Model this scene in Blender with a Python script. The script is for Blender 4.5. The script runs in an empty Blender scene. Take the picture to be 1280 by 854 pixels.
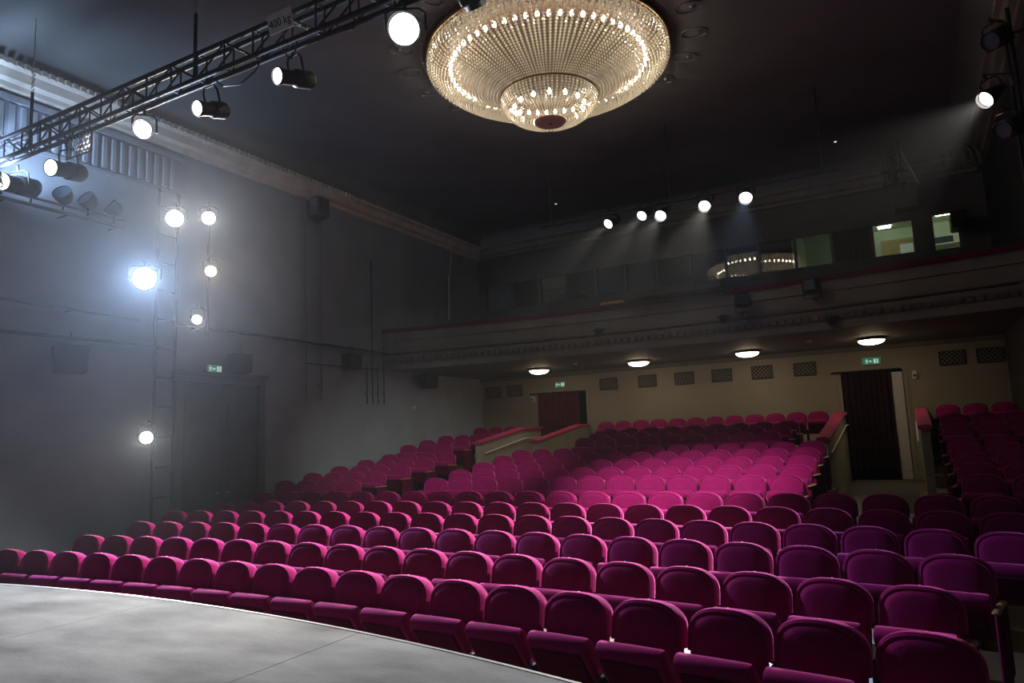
import bpy, bmesh, math, random
from mathutils import Vector, Matrix
random.seed(7)
PI = math.pi
scene = bpy.context.scene
COL = scene.collection

# ------------------------------------------------------------------ camera
YAW, PITCH, ROLL, FPX = 0.50246, 0.13259, -0.04114, 899.74
ZC = 1.976
cam_d = bpy.data.cameras.new('camera')
cam = bpy.data.objects.new('camera', cam_d)
COL.objects.link(cam)
cf = Vector((-math.sin(YAW)*math.cos(PITCH), math.cos(YAW)*math.cos(PITCH), math.sin(PITCH)))
cr = Vector((math.cos(YAW), math.sin(YAW), 0))
cu = cr.cross(cf)
cr2 = math.cos(ROLL)*cr + math.sin(ROLL)*cu
cu2 = -math.sin(ROLL)*cr + math.cos(ROLL)*cu
m = Matrix((cr2, cu2, -cf)).transposed().to_4x4()
m.translation = Vector((0, 0, ZC))
cam.matrix_world = m
cam_d.sensor_width = 36.0
cam_d.lens = FPX/1280*36.0
cam_d.clip_start = 0.05
cam_d.clip_end = 200
scene.camera = cam

# ------------------------------------------------------------------ world, exposure
world = bpy.data.worlds.new('world'); scene.world = world
world.use_nodes = True
bg = world.node_tree.nodes['Background']
bg.inputs['Color'].default_value = (0.50, 0.58, 0.80, 1)
bg.inputs['Strength'].default_value = 0.010
scene.view_settings.view_transform = 'Standard'
scene.view_settings.look = 'None'
scene.view_settings.gamma = 1.0
scene.view_settings.use_curve_mapping = False
scene.view_settings.exposure = 0.0
scene.cycles.max_bounces = 6
scene.cycles.diffuse_bounces = 3
scene.cycles.glossy_bounces = 3
scene.cycles.transparent_max_bounces = 8

# light levels (watts) used by the lamp builders below
W_STAGE_TRUSS = 60
W_REAR = 6400
W_RIGHT = 5500
W_BOOM = 1050
W_HOUSE = 3800
W_FLOOD = 750
E_LENS = 15.0
E_BULB = 45.0
E_DOME = 16.0
E_TUBE = 26.0
HAZE = 0.0004
GLOW_LEFT = 0.0045  # density of the added left volume that imitates lens glare around the lamps

# ------------------------------------------------------------------ materials
MATS = {}
def mat(name, color, rough=0.7, metal=0.0, nscale=6.0, namt=0.15, bump=0.0, bscale=None, sheen=0.0, sheen_tint=None, spec=0.5, detail=4.0, stretch=None):
    ma = bpy.data.materials.new(name); ma.use_nodes = True
    nt = ma.node_tree; b = nt.nodes['Principled BSDF']
    b.inputs['Roughness'].default_value = rough
    b.inputs['Metallic'].default_value = metal
    b.inputs['Specular IOR Level'].default_value = spec
    if sheen:
        b.inputs['Sheen Weight'].default_value = sheen
        b.inputs['Sheen Roughness'].default_value = 0.4
        if sheen_tint: b.inputs['Sheen Tint'].default_value = (*sheen_tint, 1)
    tc = nt.nodes.new('ShaderNodeTexCoord')
    src = tc.outputs['Object']
    if stretch:
        mp = nt.nodes.new('ShaderNodeMapping'); mp.inputs['Scale'].default_value = stretch
        nt.links.new(src, mp.inputs['Vector']); src = mp.outputs['Vector']
    nz = nt.nodes.new('ShaderNodeTexNoise'); nz.inputs['Scale'].default_value = nscale; nz.inputs['Detail'].default_value = detail
    nt.links.new(src, nz.inputs['Vector'])
    rp = nt.nodes.new('ShaderNodeValToRGB')
    lo = [max(0, c*(1-namt)) for c in color]; hi = [min(1, c*(1+namt)) for c in color]
    rp.color_ramp.elements[0].position = 0.3; rp.color_ramp.elements[1].position = 0.7
    rp.color_ramp.elements[0].color = (*lo, 1); rp.color_ramp.elements[1].color = (*hi, 1)
    nt.links.new(nz.outputs['Fac'], rp.inputs['Fac'])
    nt.links.new(rp.outputs['Color'], b.inputs['Base Color'])
    if bump:
        n2 = nt.nodes.new('ShaderNodeTexNoise'); n2.inputs['Scale'].default_value = bscale or nscale*8
        nt.links.new(src, n2.inputs['Vector'])
        bp = nt.nodes.new('ShaderNodeBump'); bp.inputs['Strength'].default_value = bump; bp.inputs['Distance'].default_value = 0.01
        nt.links.new(n2.outputs['Fac'], bp.inputs['Height']); nt.links.new(bp.outputs['Normal'], b.inputs['Normal'])
    MATS[name] = ma
    return ma
def emit(name, color, strength):
    ma = bpy.data.materials.new(name); ma.use_nodes = True
    nt = ma.node_tree; nt.nodes.clear()
    o = nt.nodes.new('ShaderNodeOutputMaterial'); e = nt.nodes.new('ShaderNodeEmission')
    e.inputs['Color'].default_value = (*color, 1); e.inputs['Strength'].default_value = strength
    nt.links.new(e.outputs[0], o.inputs['Surface']); MATS[name] = ma
    return ma

mat('velvet', (0.245, 0.008, 0.105), 0.85, nscale=9, namt=0.12, bump=0.15, bscale=160, sheen=1.0, sheen_tint=(1.0, 0.16, 0.52), spec=0.05)
mat('balcony_rail', (0.13, 0.008, 0.035), 0.8, nscale=12, namt=0.1, spec=0.1)
mat('velvet_dark', (0.10, 0.004, 0.035), 0.9, nscale=9, namt=0.15, bump=0.1, bscale=120, spec=0.1)
mat('rail_velvet', (0.42, 0.03, 0.13), 0.8, nscale=12, namt=0.1, bump=0.1, bscale=150, sheen=0.3, sheen_tint=(1, .4, .6), spec=0.2)
mat('seat_black', (0.018, 0.016, 0.018), 0.6, nscale=20, namt=0.2)
mat('seat_metal', (0.35, 0.33, 0.31), 0.4, 0.9, nscale=15, namt=0.15)
mat('arm_wood', (0.36, 0.20, 0.11), 0.42, nscale=14, namt=0.3, stretch=(1, .15, 1))
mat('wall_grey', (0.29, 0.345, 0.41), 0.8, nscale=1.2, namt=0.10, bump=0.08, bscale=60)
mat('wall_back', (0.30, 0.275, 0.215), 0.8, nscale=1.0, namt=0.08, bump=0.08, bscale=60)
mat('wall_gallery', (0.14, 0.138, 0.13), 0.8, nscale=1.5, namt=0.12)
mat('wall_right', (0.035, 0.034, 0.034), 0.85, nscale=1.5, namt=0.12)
mat('ceiling_paint', (0.175, 0.19, 0.20), 0.85, nscale=0.5, namt=0.15)
mat('cornice', (0.62, 0.60, 0.54), 0.75, nscale=3, namt=0.12)  # base tone raised for the lamp-lit left run
mat('cornice_shaded', (0.24, 0.23, 0.19), 0.75, nscale=3, namt=0.12)  # darker copy of the cornice, shade of the dim walls put into its colour
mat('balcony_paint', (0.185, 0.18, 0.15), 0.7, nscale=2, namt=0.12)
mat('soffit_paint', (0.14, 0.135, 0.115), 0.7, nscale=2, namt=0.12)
mat('floor_wood', (0.13, 0.088, 0.048), 0.5, nscale=3, namt=0.25, stretch=(1, .2, 1))
mat('floor_carpet', (0.10, 0.095, 0.075), 0.95, nscale=30, namt=0.25)
mat('stage_board', (0.185, 0.183, 0.182), 0.9, nscale=1.3, namt=0.5, bump=0.25, bscale=30, detail=14, spec=0.12, stretch=(.8, 1.6, 1))
mat('stage_nosing', (0.62, 0.62, 0.60), 0.35, 0.6, nscale=10, namt=0.1)
mat('stage_black', (0.03, 0.03, 0.03), 0.8)
mat('door_paint', (0.075, 0.082, 0.092), 0.6, nscale=2, namt=0.12)
mat('door_trim', (0.12, 0.125, 0.135), 0.55, nscale=2, namt=0.1)
mat('black_metal', (0.016, 0.016, 0.019), 0.55, 0.0, nscale=10, namt=0.2)
mat('truss_paint', (0.014, 0.016, 0.026), 0.65, 0.0, nscale=10, namt=0.2)
mat('steel', (0.45, 0.45, 0.46), 0.35, 0.9, nscale=10, namt=0.15)
mat('speaker_black', (0.02, 0.021, 0.024), 0.7, nscale=60, namt=0.3)
mat('pipe_grey', (0.16, 0.165, 0.175), 0.5, 0.3, nscale=8, namt=0.15)
mat('pipe_dark', (0.04, 0.042, 0.05), 0.5, 0.3, nscale=8, namt=0.15)
mat('curtain_red', (0.085, 0.010, 0.016), 0.9, nscale=8, namt=0.25, bump=0.2, bscale=90, sheen=0.1, spec=0.1)
mat('curtain_dark', (0.030, 0.012, 0.020), 0.9, nscale=8, namt=0.25, bump=0.2, bscale=90, spec=0.1)
mat('brass', (0.32, 0.19, 0.09), 0.35, 0.9, nscale=12, namt=0.2)
mat('disc_brass', (0.70, 0.56, 0.42), 0.6, 0.1, nscale=12, namt=0.15)
mat('dish_brown', (0.055, 0.032, 0.018), 0.6, nscale=6, namt=0.2)
mat('vent_dark', (0.018, 0.018, 0.016), 0.8)
mat('white_paper', (0.88, 0.88, 0.92), 0.7, nscale=8, namt=0.05)
mat('blind_white', (0.42, 0.38, 0.32), 0.8, nscale=4, namt=0.06)
mat('ink', (0.015, 0.018, 0.03), 0.7)
mat('booth_wall', (0.55, 0.60, 0.42), 0.8, nscale=2, namt=0.06)
mat('booth_wood', (0.40, 0.27, 0.09), 0.6, nscale=5, namt=0.15)
mat('dark_room', (0.02, 0.022, 0.022), 0.9)
mat('hose', (0.20, 0.20, 0.18), 0.6)
mat('gel_blue', (0.05, 0.09, 0.14), 0.3, nscale=5, namt=0.2)
mat('plastic_white', (0.6, 0.6, 0.56), 0.5, nscale=6, namt=0.06)
emit('lens_white', (1.0, 0.96, 0.88), E_LENS)
emit('lens_cool', (0.80, 0.91, 1.0), E_LENS)
emit('lens_amber', (1.0, 0.70, 0.36), E_LENS*0.6)
emit('bulb', (1.0, 0.88, 0.68), E_BULB)
emit('dome_glass', (1.0, 0.78, 0.50), E_DOME)
emit('tube', (0.86, 1.0, 0.86), E_TUBE)
emit('sign_green', (0.02, 0.22, 0.12), 0.55)
emit('sign_white', (0.80, 0.92, 0.80), 0.55)
emit('led', (1.0, 0.98, 0.9), 2.0)

# crystal: clear beads that pass and scatter the light of the bulbs behind them
ma = bpy.data.materials.new('crystal'); ma.use_nodes = True
nt = ma.node_tree; nt.nodes.clear()
o_ = nt.nodes.new('ShaderNodeOutputMaterial'); mx = nt.nodes.new('ShaderNodeMixShader'); mx2 = nt.nodes.new('ShaderNodeMixShader')
tl = nt.nodes.new('ShaderNodeBsdfTranslucent'); tl.inputs['Color'].default_value = (0.97, 0.93, 0.85, 1)
df = nt.nodes.new('ShaderNodeBsdfDiffuse'); df.inputs['Color'].default_value = (0.84, 0.80, 0.72, 1)
gl = nt.nodes.new('ShaderNodeBsdfGlossy'); gl.inputs['Roughness'].default_value = 0.12
gl.inputs['Color'].default_value = (1, .95, .88, 1)
mx.inputs['Fac'].default_value = 0.45; mx2.inputs['Fac'].default_value = 0.26
nt.links.new(tl.outputs[0], mx.inputs[1]); nt.links.new(df.outputs[0], mx.inputs[2])
nt.links.new(mx.outputs[0], mx2.inputs[1]); nt.links.new(gl.outputs[0], mx2.inputs[2])
nt.links.new(mx2.outputs[0], o_.inputs['Surface']); MATS['crystal'] = ma
# window glass: transparent with a Fresnel mirror coat
ma = bpy.data.materials.new('pane_glass'); ma.use_nodes = True
nt = ma.node_tree; nt.nodes.clear()
o_ = nt.nodes.new('ShaderNodeOutputMaterial'); mx = nt.nodes.new('ShaderNodeMixShader')
tr = nt.nodes.new('ShaderNodeBsdfTransparent'); tr.inputs['Color'].default_value = (0.88, 0.92, 0.90, 1)
gl = nt.nodes.new('ShaderNodeBsdfGlossy'); gl.inputs['Roughness'].default_value = 0.0
fr = nt.nodes.new('ShaderNodeFresnel'); fr.inputs['IOR'].default_value = 1.75
nt.links.new(fr.outputs[0], mx.inputs['Fac']); nt.links.new(tr.outputs[0], mx.inputs[1]); nt.links.new(gl.outputs[0], mx.inputs[2])
nt.links.new(mx.outputs[0], o_.inputs['Surface']); MATS['pane_glass'] = ma

# ------------------------------------------------------------------ mesh helpers
class MB:
    def __init__(s): s.v = []; s.f = []
    def add(s, vs, fs, M=None):
        n = len(s.v)
        for p in vs:
            p = Vector(p)
            if M is not None: p = M @ p
            s.v.append(tuple(p))
        for f in fs: s.f.append(tuple(i+n for i in f))
        return s
    def box(s, x0, x1, y0, y1, z0, z1, M=None):
        vs = [(x0,y0,z0),(x1,y0,z0),(x1,y1,z0),(x0,y1,z0),(x0,y0,z1),(x1,y0,z1),(x1,y1,z1),(x0,y1,z1)]
        return s.add(vs, [(0,3,2,1),(4,5,6,7),(0,1,5,4),(1,2,6,5),(2,3,7,6),(3,0,4,7)], M)
    def bbox(s, x0, x1, y0, y1, z0, z1, b=0.01, M=None):
        # box with chamfered edges
        vs = []; 
        for z, i in ((z0, b), (z0+b, 0), (z1-b, 0), (z1, b)):
            xa, xb, ya, yb = x0+i, x1-i, y0+i, y1-i; c = b
            vs += [(xa+c,ya,z),(xb-c,ya,z),(xb,ya+c,z),(xb,yb-c,z),(xb-c,yb,z),(xa+c,yb,z),(xa,yb-c,z),(xa,ya+c,z)]
        fs = [tuple(reversed(range(8))), tuple(range(24, 32))]
        for k in range(3):
            for i in range(8):
                j = (i+1) % 8
                fs.append((k*8+i, k*8+j, k*8+8+j, k*8+8+i))
        return s.add(vs, fs, M)
    def tube(s, pts, r, n=8, closed=False, cap=True, M=None):
        pts = [Vector(p) for p in pts]; vs = []; fs = []; N = len(pts)
        rs = r if isinstance(r, (list, tuple)) else [r]*N
        up = Vector((0, 0, 1)); prev = None
        for i, p in enumerate(pts):
            a = pts[i-1] if (i > 0 or closed) else p; b = pts[(i+1) % N] if (i < N-1 or closed) else p
            d = (b-a).normalized()
            if prev is None:
                x = d.cross(up) if abs(d.dot(up)) < .95 else d.cross(Vector((1, 0, 0)))
            else:
                x = prev - d*prev.dot(d)
            x.normalize(); prev = x; y = d.cross(x)
            for k in range(n):
                t = 2*PI*k/n; vs.append(p + (x*math.cos(t) + y*math.sin(t))*rs[i])
        M_ = N if closed else N-1
        for i in range(M_):
            j = (i+1) % N
            for k in range(n):
                l = (k+1) % n
                fs.append((i*n+k, i*n+l, j*n+l, j*n+k))
        if cap and not closed:
            fs.append(tuple(reversed(range(n)))); fs.append(tuple((N-1)*n+k for k in range(n)))
        return s.add(vs, fs, M)
    def lathe(s, prof, n=24, M=None, cap=True, arc=2*PI):
        vs = []; fs = []; N = len(prof)
        for r, z in prof:
            for k in range(n):
                t = arc*k/n; vs.append((r*math.cos(t), r*math.sin(t), z))
        for i in range(N-1):
            for k in range(n):
                l = (k+1) % n
                fs.append((i*n+k, i*n+l, i*n+n+l, i*n+n+k))
        if cap:
            if prof[0][0] > 1e-6: fs.append(tuple(reversed(range(n))))
            if prof[-1][0] > 1e-6: fs.append(tuple((N-1)*n+k for k in range(n)))
        return s.add(vs, fs, M)
    def torus(s, R, r, z=0, n=64, k=6, M=None):
        pts = [(R*math.cos(2*PI*i/n), R*math.sin(2*PI*i/n), z) for i in range(n)]
        return s.tube(pts, r, k, closed=True, M=M)
    def octa(s, c, r, h=None):
        h = h or r; x, y, z = c
        return s.add([(x+r,y,z),(x,y+r,z),(x-r,y,z),(x,y-r,z),(x,y,z+h),(x,y,z-h)],
                     [(0,1,4),(1,2,4),(2,3,4),(3,0,4),(1,0,5),(2,1,5),(3,2,5),(0,3,5)])
    def poly(s, pts, t, M=None):
        # polygon in the XZ plane extruded by t along +Y
        n = len(pts)
        vs = [(x, 0, z) for x, z in pts] + [(x, t, z) for x, z in pts]
        fs = [tuple(range(n)), tuple(reversed(range(n, 2*n)))]
        for i in range(n):
            j = (i+1) % n; fs.append((j, i, n+i, n+j))
        return s.add(vs, fs, M)
    def mesh(s, name, m, smooth=False):
        me = bpy.data.meshes.new(name); me.from_pydata(s.v, [], s.f); me.update()
        bm = bmesh.new(); bm.from_mesh(me); bmesh.ops.recalc_face_normals(bm, faces=bm.faces); bm.to_mesh(me); bm.free()
        if m: me.materials.append(MATS[m])
        if smooth:
            for p in me.polygons: p.use_smooth = True
            if smooth != 'all':
                me.set_sharp_from_angle(angle=math.radians(38))
        return me
    def build(s, name, m, parent=None, smooth=False, loc=None):
        return link(name, s.mesh(name, m, smooth), parent, loc)
def link(name, data, parent=None, loc=None):
    o = bpy.data.objects.new(name, data); COL.objects.link(o)
    if parent is not None: o.parent = parent
    if loc is not None: o.location = loc
    return o
def tag(o, label=None, cat=None, group=None, kind=None):
    if label: o['label'] = label
    if cat: o['category'] = cat
    if group: o['group'] = group
    if kind: o['kind'] = kind
    return o
def thing(name, label, cat, loc=(0, 0, 0), rotz=0.0, group=None, kind=None):
    o = bpy.data.objects.new(name, None); COL.objects.link(o)
    o.empty_display_size = 0.1
    o.location = loc; o.rotation_euler = (0, 0, rotz)
    return tag(o, label, cat, group, kind)
def struct(o, label=None):
    o['kind'] = 'structure'
    if label: o['label'] = label
    return o
def copy_tree(o, parent=None):
    c = o.copy(); COL.objects.link(c); c.parent = parent
    for ch in list(o.children): copy_tree(ch, c)
    return c
def aim(o, d):
    # turn a thing so that its local -Z looks along d
    o.rotation_mode = 'QUATERNION'
    o.rotation_quaternion = Vector(d).to_track_quat('-Z', 'Y')

# ------------------------------------------------------------------ hall measures
XL, XR, YB = -12.62, 2.08, 20.74
ZCOR, ZCEIL = 8.03, 8.75
CX, CY = -6.156, -28.08          # common centre of the curved rows
S = 1.08
YAP = [4.56, 5.55, 6.45, 7.45, 8.4, 9.3, 10.85, 11.6, 12.4, 13.25, 14.1, 15.05, 15.85, 16.7, 18.5]
DZ = [-.996, -.979, -.927, -.89, -.845, -.778, -.67, -.569, -.473, -.377, -.285, -.084, .013, .11, .311]
RR = [y*S-CY for y in YAP]
ZF = [max(0.0, ZC+d*S-0.9) for d in DZ]
def arcY(R, X): return CY + math.sqrt(R*R-(X-CX)**2)

# ------------------------------------------------------------------ floor
def sweep_profile(prof, x0, x1, n):
    # prof: list of (R, z); strip mesh over X
    vs = []; fs = []; K = len(prof)
    for i in range(n+1):
        X = x0+(x1-x0)*i/n
        for R, z in prof: vs.append((X, arcY(R, X), z))
    for i in range(n):
        for k in range(K-1):
            a = i*K+k; fs.append((a, a+K, a+K+1, a+1))
    return vs, fs
prof = [(RR[0]-3.2, 0.0), (RR[0]-.6, 0.0)] + [(RR[k], ZF[k]) for k in range(6)] + [(RR[6]-.62, ZF[5]+.02), (RR[14]+1.6, ZF[5]+.02)]
fl = MB(); vs, fs = sweep_profile(prof, XL, XR, 24); fl.add(vs, fs)
floor = struct(fl.build('floor', 'floor_wood'), 'brown raked auditorium floor under the rows of seats')
def terrace(k, x0, x1):
    Ra = RR[k]-.62; last = k == 14
    zb = ZF[5]; vs = []; fs = []; n = 10
    for i in range(n+1):
        X = x0+(x1-x0)*i/n
        ya = arcY(Ra, X); yb = YB if last else arcY(RR[k+1]-.62, X)
        vs += [(X, ya, zb), (X, ya, ZF[k]), (X, yb, ZF[k]), (X, yb, zb)]
    for i in range(n):
        for j in range(3):
            a = i*4+j; fs.append((a, a+4, a+5, a+1))
    fs.append((0, 1, 2, 3)); fs.append((n*4+3, n*4+2, n*4+1, n*4))
    MB().add(vs, fs).build('seating_step', 'floor_wood', floor)
for k in range(6, 15):
    e = k >= 11
    terrace(k, -8.85 if e else -8.6, -1.65 if e else -1.42)
    terrace(k, XL, -10.55 if e else -9.92)
    terrace(k, 0.22, XR)
for (xa, xb, nm) in ((-10.5, -8.86, 'left'), (-1.64, 0.2, 'right')):
    xa2, xb2 = (-9.9, -8.62) if nm == 'left' else (-1.4, 0.2)
    for i, (y0, z) in enumerate(((11.2, .35), (11.6, .44), (12.0, .53))):
        y1 = (11.6, 12.0, 15.9)[i]
        MB().bbox(xa2, xb2, y0, y1, ZF[5], z, .008).build('aisle_step', 'floor_wood', floor)
    MB().bbox(xa, xb, 15.9, YB+1.2, ZF[5], .53, .008).build('aisle_landing', 'floor_wood', floor)
    MB().box(xa+.22, xb-.26, 13.2, YB+1.0, .53, .538).build('carpet_runner', 'floor_carpet', floor)

# ------------------------------------------------------------------ stage
ZS = 0.788
SCX, SR = -6.0, 17.2
SCY = 3.93-SR
def stY(X): return SCY + math.sqrt(SR*SR-(X-SCX)**2)
stage = thing('stage_floor', 'scuffed grey stage floor with a curved front edge', 'stage', (0, 0, 0)); 
struct(stage)
del stage['category']
seams = [-11.9, -9.8, -7.6, -5.42, -3.21, -1.0, 1.2, 3.4]
for i in range(len(seams)-1):
    for (ya, yb) in ((-4.5, -0.1), (-0.1, None)):
        x0, x1 = seams[i]+.003, seams[i+1]-.003
        n = 10; vs = []; fs = []
        for j in range(n+1):
            X = x0+(x1-x0)*j/n
            y0 = ya+.003; y1 = (stY(X)-.03) if yb is None else yb-.003
            vs += [(X, y0, ZS-.03), (X, y0, ZS), (X, y1, ZS), (X, y1, ZS-.03)]
        for j in range(n):
            for q in range(3):
                a = j*4+q; fs.append((a, a+4, a+5, a+1))
        fs += [(0, 1, 2, 3), (n*4+3, n*4+2, n*4+1, n*4)]
        MB().add(vs, fs).build('floor_panel', 'stage_board', stage)
b = MB(); vs = []; fs = []; n = 60
for j in range(n+1):
    X = seams[0]+(seams[-1]-seams[0])*j/n; y = stY(X)
    vs += [(X, y-.03, ZS-.02), (X, y-.028, ZS+.004), (X, y, ZS+.002), (X, y, ZS-.05), (X, y-.03, ZS-.05)]
for j in range(n):
    for q in range(4):
        a = j*5+q; fs.append((a, a+5, a+6, a+1))
b.add(vs, fs).build('nosing', 'stage_nosing', stage)
b = MB(); vs = []; fs = []
for j in range(n+1):
    X = seams[0]+(seams[-1]-seams[0])*j/n; y = stY(X)-.04
    vs += [(X, y, 0), (X, y, ZS-.05), (X, -4.5, ZS-.05)]
for j in range(n):
    for q in range(2):
        a = j*3+q; fs.append((a, a+3, a+4, a+1))
b.add(vs, fs).build('stage_front', 'stage_black', stage)

# ------------------------------------------------------------------ walls and ceiling
YF = 1.2     # front end of the hall (the stage opening)
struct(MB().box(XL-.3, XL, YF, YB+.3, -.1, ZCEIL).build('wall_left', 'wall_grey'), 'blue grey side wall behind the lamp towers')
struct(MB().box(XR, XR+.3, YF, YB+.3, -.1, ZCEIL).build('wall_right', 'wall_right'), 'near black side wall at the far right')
struct(MB().box(XL-.3, XR+.3, YF, YB+.3, ZCEIL, ZCEIL+.2).build('ceiling', 'ceiling_paint'), 'dark grey ceiling around the crystal chandelier')
# lower back wall with two doorways
DL = (-10.54, -8.84, 3.33); DR = (-1.58, -0.14, 3.29)
b = MB()
b.box(XL, DL[0], YB, YB+.25, 0, 4.3); b.box(DL[1], DR[0], YB, YB+.25, 0, 4.3); b.box(DR[1], XR, YB, YB+.25, 0, 4.3)
b.box(DL[0], DL[1], YB, YB+.25, DL[2], 4.3); b.box(DR[0], DR[1], YB, YB+.25, DR[2], 4.3)
struct(b.build('wall_back', 'wall_back'), 'warm grey back wall under the balcony with two curtained doorways')
for i, D in enumerate((DL, DR)):
    b = MB().box(D[0]-.1, D[1]+.1, YB+1.3, YB+1.4, .3, 4).box(D[0]-.1, D[0]-.05, YB+.25, YB+1.3, .3, 4).box(D[1]+.05, D[1]+.1, YB+.25, YB+1.3, .3, 4).box(D[0]-.1, D[1]+.1, YB+.25, YB+1.3, 3.6, 3.7)
    struct(b.build('wall_lobby_%d' % (i+1), 'dark_room'), 'dark lobby wall behind the %s doorway curtain' % ('left', 'right')[i])
# upper back wall with the gallery windows
WZ0, WZ1 = 6.22, 7.14
edges = [-12.35, -11.33, -10.3, -9.35, -8.31, -7.32, -6.33, -5.3, -4.28, -3.37, -2.40, -1.47, -0.49, 0.47]
b = MB()
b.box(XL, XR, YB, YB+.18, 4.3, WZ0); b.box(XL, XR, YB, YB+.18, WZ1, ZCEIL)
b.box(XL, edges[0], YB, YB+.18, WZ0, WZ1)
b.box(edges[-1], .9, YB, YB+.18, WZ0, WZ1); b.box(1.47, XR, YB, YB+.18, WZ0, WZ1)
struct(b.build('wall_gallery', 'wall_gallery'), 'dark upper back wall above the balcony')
for i in range(len(edges)-1):
    x0, x1 = edges[i], edges[i+1]
    w = thing('window_%d' % (i+1), None, None)
    lit = i >= 10
    struct(w, 'lit control booth window, %s from the right' % ('third', 'second', 'first')[i-10] if lit else 'dark gallery window, %s from the left' % ('first','second','third','fourth','fifth','sixth','seventh','eighth','ninth','tenth')[i])
    w.location = (x0, YB, WZ0)
    wd = x1-x0; h = WZ1-WZ0; t = .035
    fb = MB().box(0, t, -.02, .1, 0, h).box(wd-t, wd, -.02, .1, 0, h).box(t, wd-t, -.02, .1, 0, t).box(t, wd-t, -.02, .1, h-t, h)
    fb.build('window_frame', 'wall_gallery', w)
    M_ = Matrix.Translation((wd/2, .04, h/2)) @ Matrix.Rotation(math.radians(random.uniform(-.5, .5)), 4, 'Z') @ Matrix.Rotation(math.radians(random.uniform(-.4, .4)), 4, 'X')
    MB().box(-wd/2+t, wd/2-t, -.003, .003, -h/2+t, h/2-t, M=M_).build('pane', 'pane_glass', w)
# rooms behind the gallery windows
b = MB()
b.box(XL, -2.5, YB+2.2, YB+2.3, 5.2, 8.2); b.box(XL, -2.5, YB+.18, YB+2.2, 5.1, 5.2); b.box(XL, -2.5, YB+.18, YB+2.2, 8.0, 8.1)
struct(b.build('wall_gallery_rear', 'dark_room'), 'unlit room behind the dark gallery windows')
for nm_, lab_, bx in (('wall_booth_rear', 'pale green rear wall inside the lit control booth', (-2.5, XR, YB+2.6, YB+2.7, 5.2, 7.55)),
                      ('wall_booth_left', 'left side wall inside the lit control booth', (-2.5, -2.42, YB+.18, YB+2.6, 5.2, 7.55)),
                      ('wall_booth_right', 'right side wall inside the lit control booth', (XR, XR+.1, YB+.18, YB+2.6, 5.2, 7.55)),
                      ('floor_booth', 'floor of the lit control booth', (-2.5, XR, YB+.18, YB+2.6, 5.1, 5.2)),
                      ('ceiling_booth', 'ceiling of the lit control booth', (-2.5, XR, YB+.18, YB+2.6, 7.55, 7.65))):
    struct(MB().box(*bx).build(nm_, 'booth_wall'), lab_)

# cornice round the hall
cp = [(0, ZCOR), (.10, ZCOR+.02), (.12, ZCOR+.10), (.22, ZCOR+.14), (.26, ZCOR+.28), (.34, ZCOR+.32), (.34, ZCOR+.40)]
cv = [cp[-1]]
for k in range(1, 7):
    t = k/6*PI/2; cv.append((.34+.40*(1-math.cos(t)), ZCOR+.40+(ZCEIL-ZCOR-.40)*math.sin(t)))
def cornice(name, fn, m, label):
    o = None
    for pr_, nm_, mm in ((cp, name, m), (cv, 'cove', 'ceiling_paint')):
        vs = []; fs = []; K = len(pr_)
        for i in (0, 1):
            for d, z in pr_: vs.append(fn(i, d, z))
        for k in range(K-1): fs.append((k, k+1, K+k+1, K+k))
        q = MB().add(vs, fs).build(nm_, mm, o, smooth=True)
        o = o or q
    return struct(o, label)
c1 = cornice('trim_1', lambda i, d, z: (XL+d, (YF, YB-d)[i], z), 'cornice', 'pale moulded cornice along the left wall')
cornice('trim_2', lambda i, d, z: ((XL+d, XR-d)[i], YB-d, z), 'cornice_shaded', 'moulded cornice above the gallery windows')
cornice('trim_3', lambda i, d, z: (XR-d, (YF, YB-d)[i], z), 'cornice_shaded', 'moulded cornice along the dark right wall')
b = MB()
y = 3.0
while y < 14: b.box(XL+.34, XL+.40, y, y+.07, ZCOR+.30, ZCOR+.39); y += .13
b.build('dentil_band', 'cornice', c1)
# fluted frieze on the left wall near the stage
fz = thing('trim_4', None, None, (XL, 0, 0)); struct(fz, 'fluted frieze below the cornice near the stage')
MB().box(0, .06, 2.0, 9.2, 7.86, 7.96).build('frieze_moulding', 'wall_grey', fz)
MB().box(0, .05, 2.0, 9.2, 7.10, 7.17).build('frieze_moulding', 'wall_grey', fz)
flute = MB().bbox(0, .05, -.055, .055, 7.2, 7.83, .02).mesh('flute', 'wall_grey')
for i in range(34): link('flute', flute, fz, (0, 3.2+.175*i, 0))

# ------------------------------------------------------------------ balcony
def byY(X): return 16.42-(X+5.1)**2/66.0
def bsweep(prof, m, name, parent, n=40, smooth=False, x0=XL, x1=XR):
    vs = []; fs = []; K = len(prof)
    for i in range(n+1):
        X = x0+(x1-x0)*i/n
        for d, z in prof: vs.append((X, byY(X)+d, z))
    for i in range(n):
        for k in range(K):
            a = i*K+k; c = i*K+(k+1) % K; fs.append((a, c, c+K, a+K))
    fs.append(tuple(range(K))); fs.append(tuple(reversed(range(n*K, n*K+K))))
    return MB().add(vs, fs).build(name, m, parent, smooth)
bal = thing('balcony', 'shallow curved balcony front with a dark red rail', None, (0, 0, 0)); struct(bal)
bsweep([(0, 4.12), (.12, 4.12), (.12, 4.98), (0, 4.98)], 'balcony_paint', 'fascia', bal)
bsweep([(-.10, 3.93), (.12, 3.93), (.12, 4.12), (-.02, 4.12), (-.06, 4.05)], 'balcony_paint', 'lower_moulding', bal)
bsweep([(-.05, 4.40), (0, 4.38), (0, 4.47), (-.05, 4.46)], 'balcony_paint', 'string_moulding', bal)
bsweep([(-.04, 4.74), (0, 4.73), (0, 4.78), (-.04, 4.78)], 'balcony_paint', 'string_moulding', bal)
bsweep([(-.06, 4.98), (-.08, 5.03), (-.04, 5.08), (.14, 5.08), (.18, 5.03), (.16, 4.98)], 'balcony_rail', 'rail', bal)
b = MB()
X = XL+.1
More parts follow.
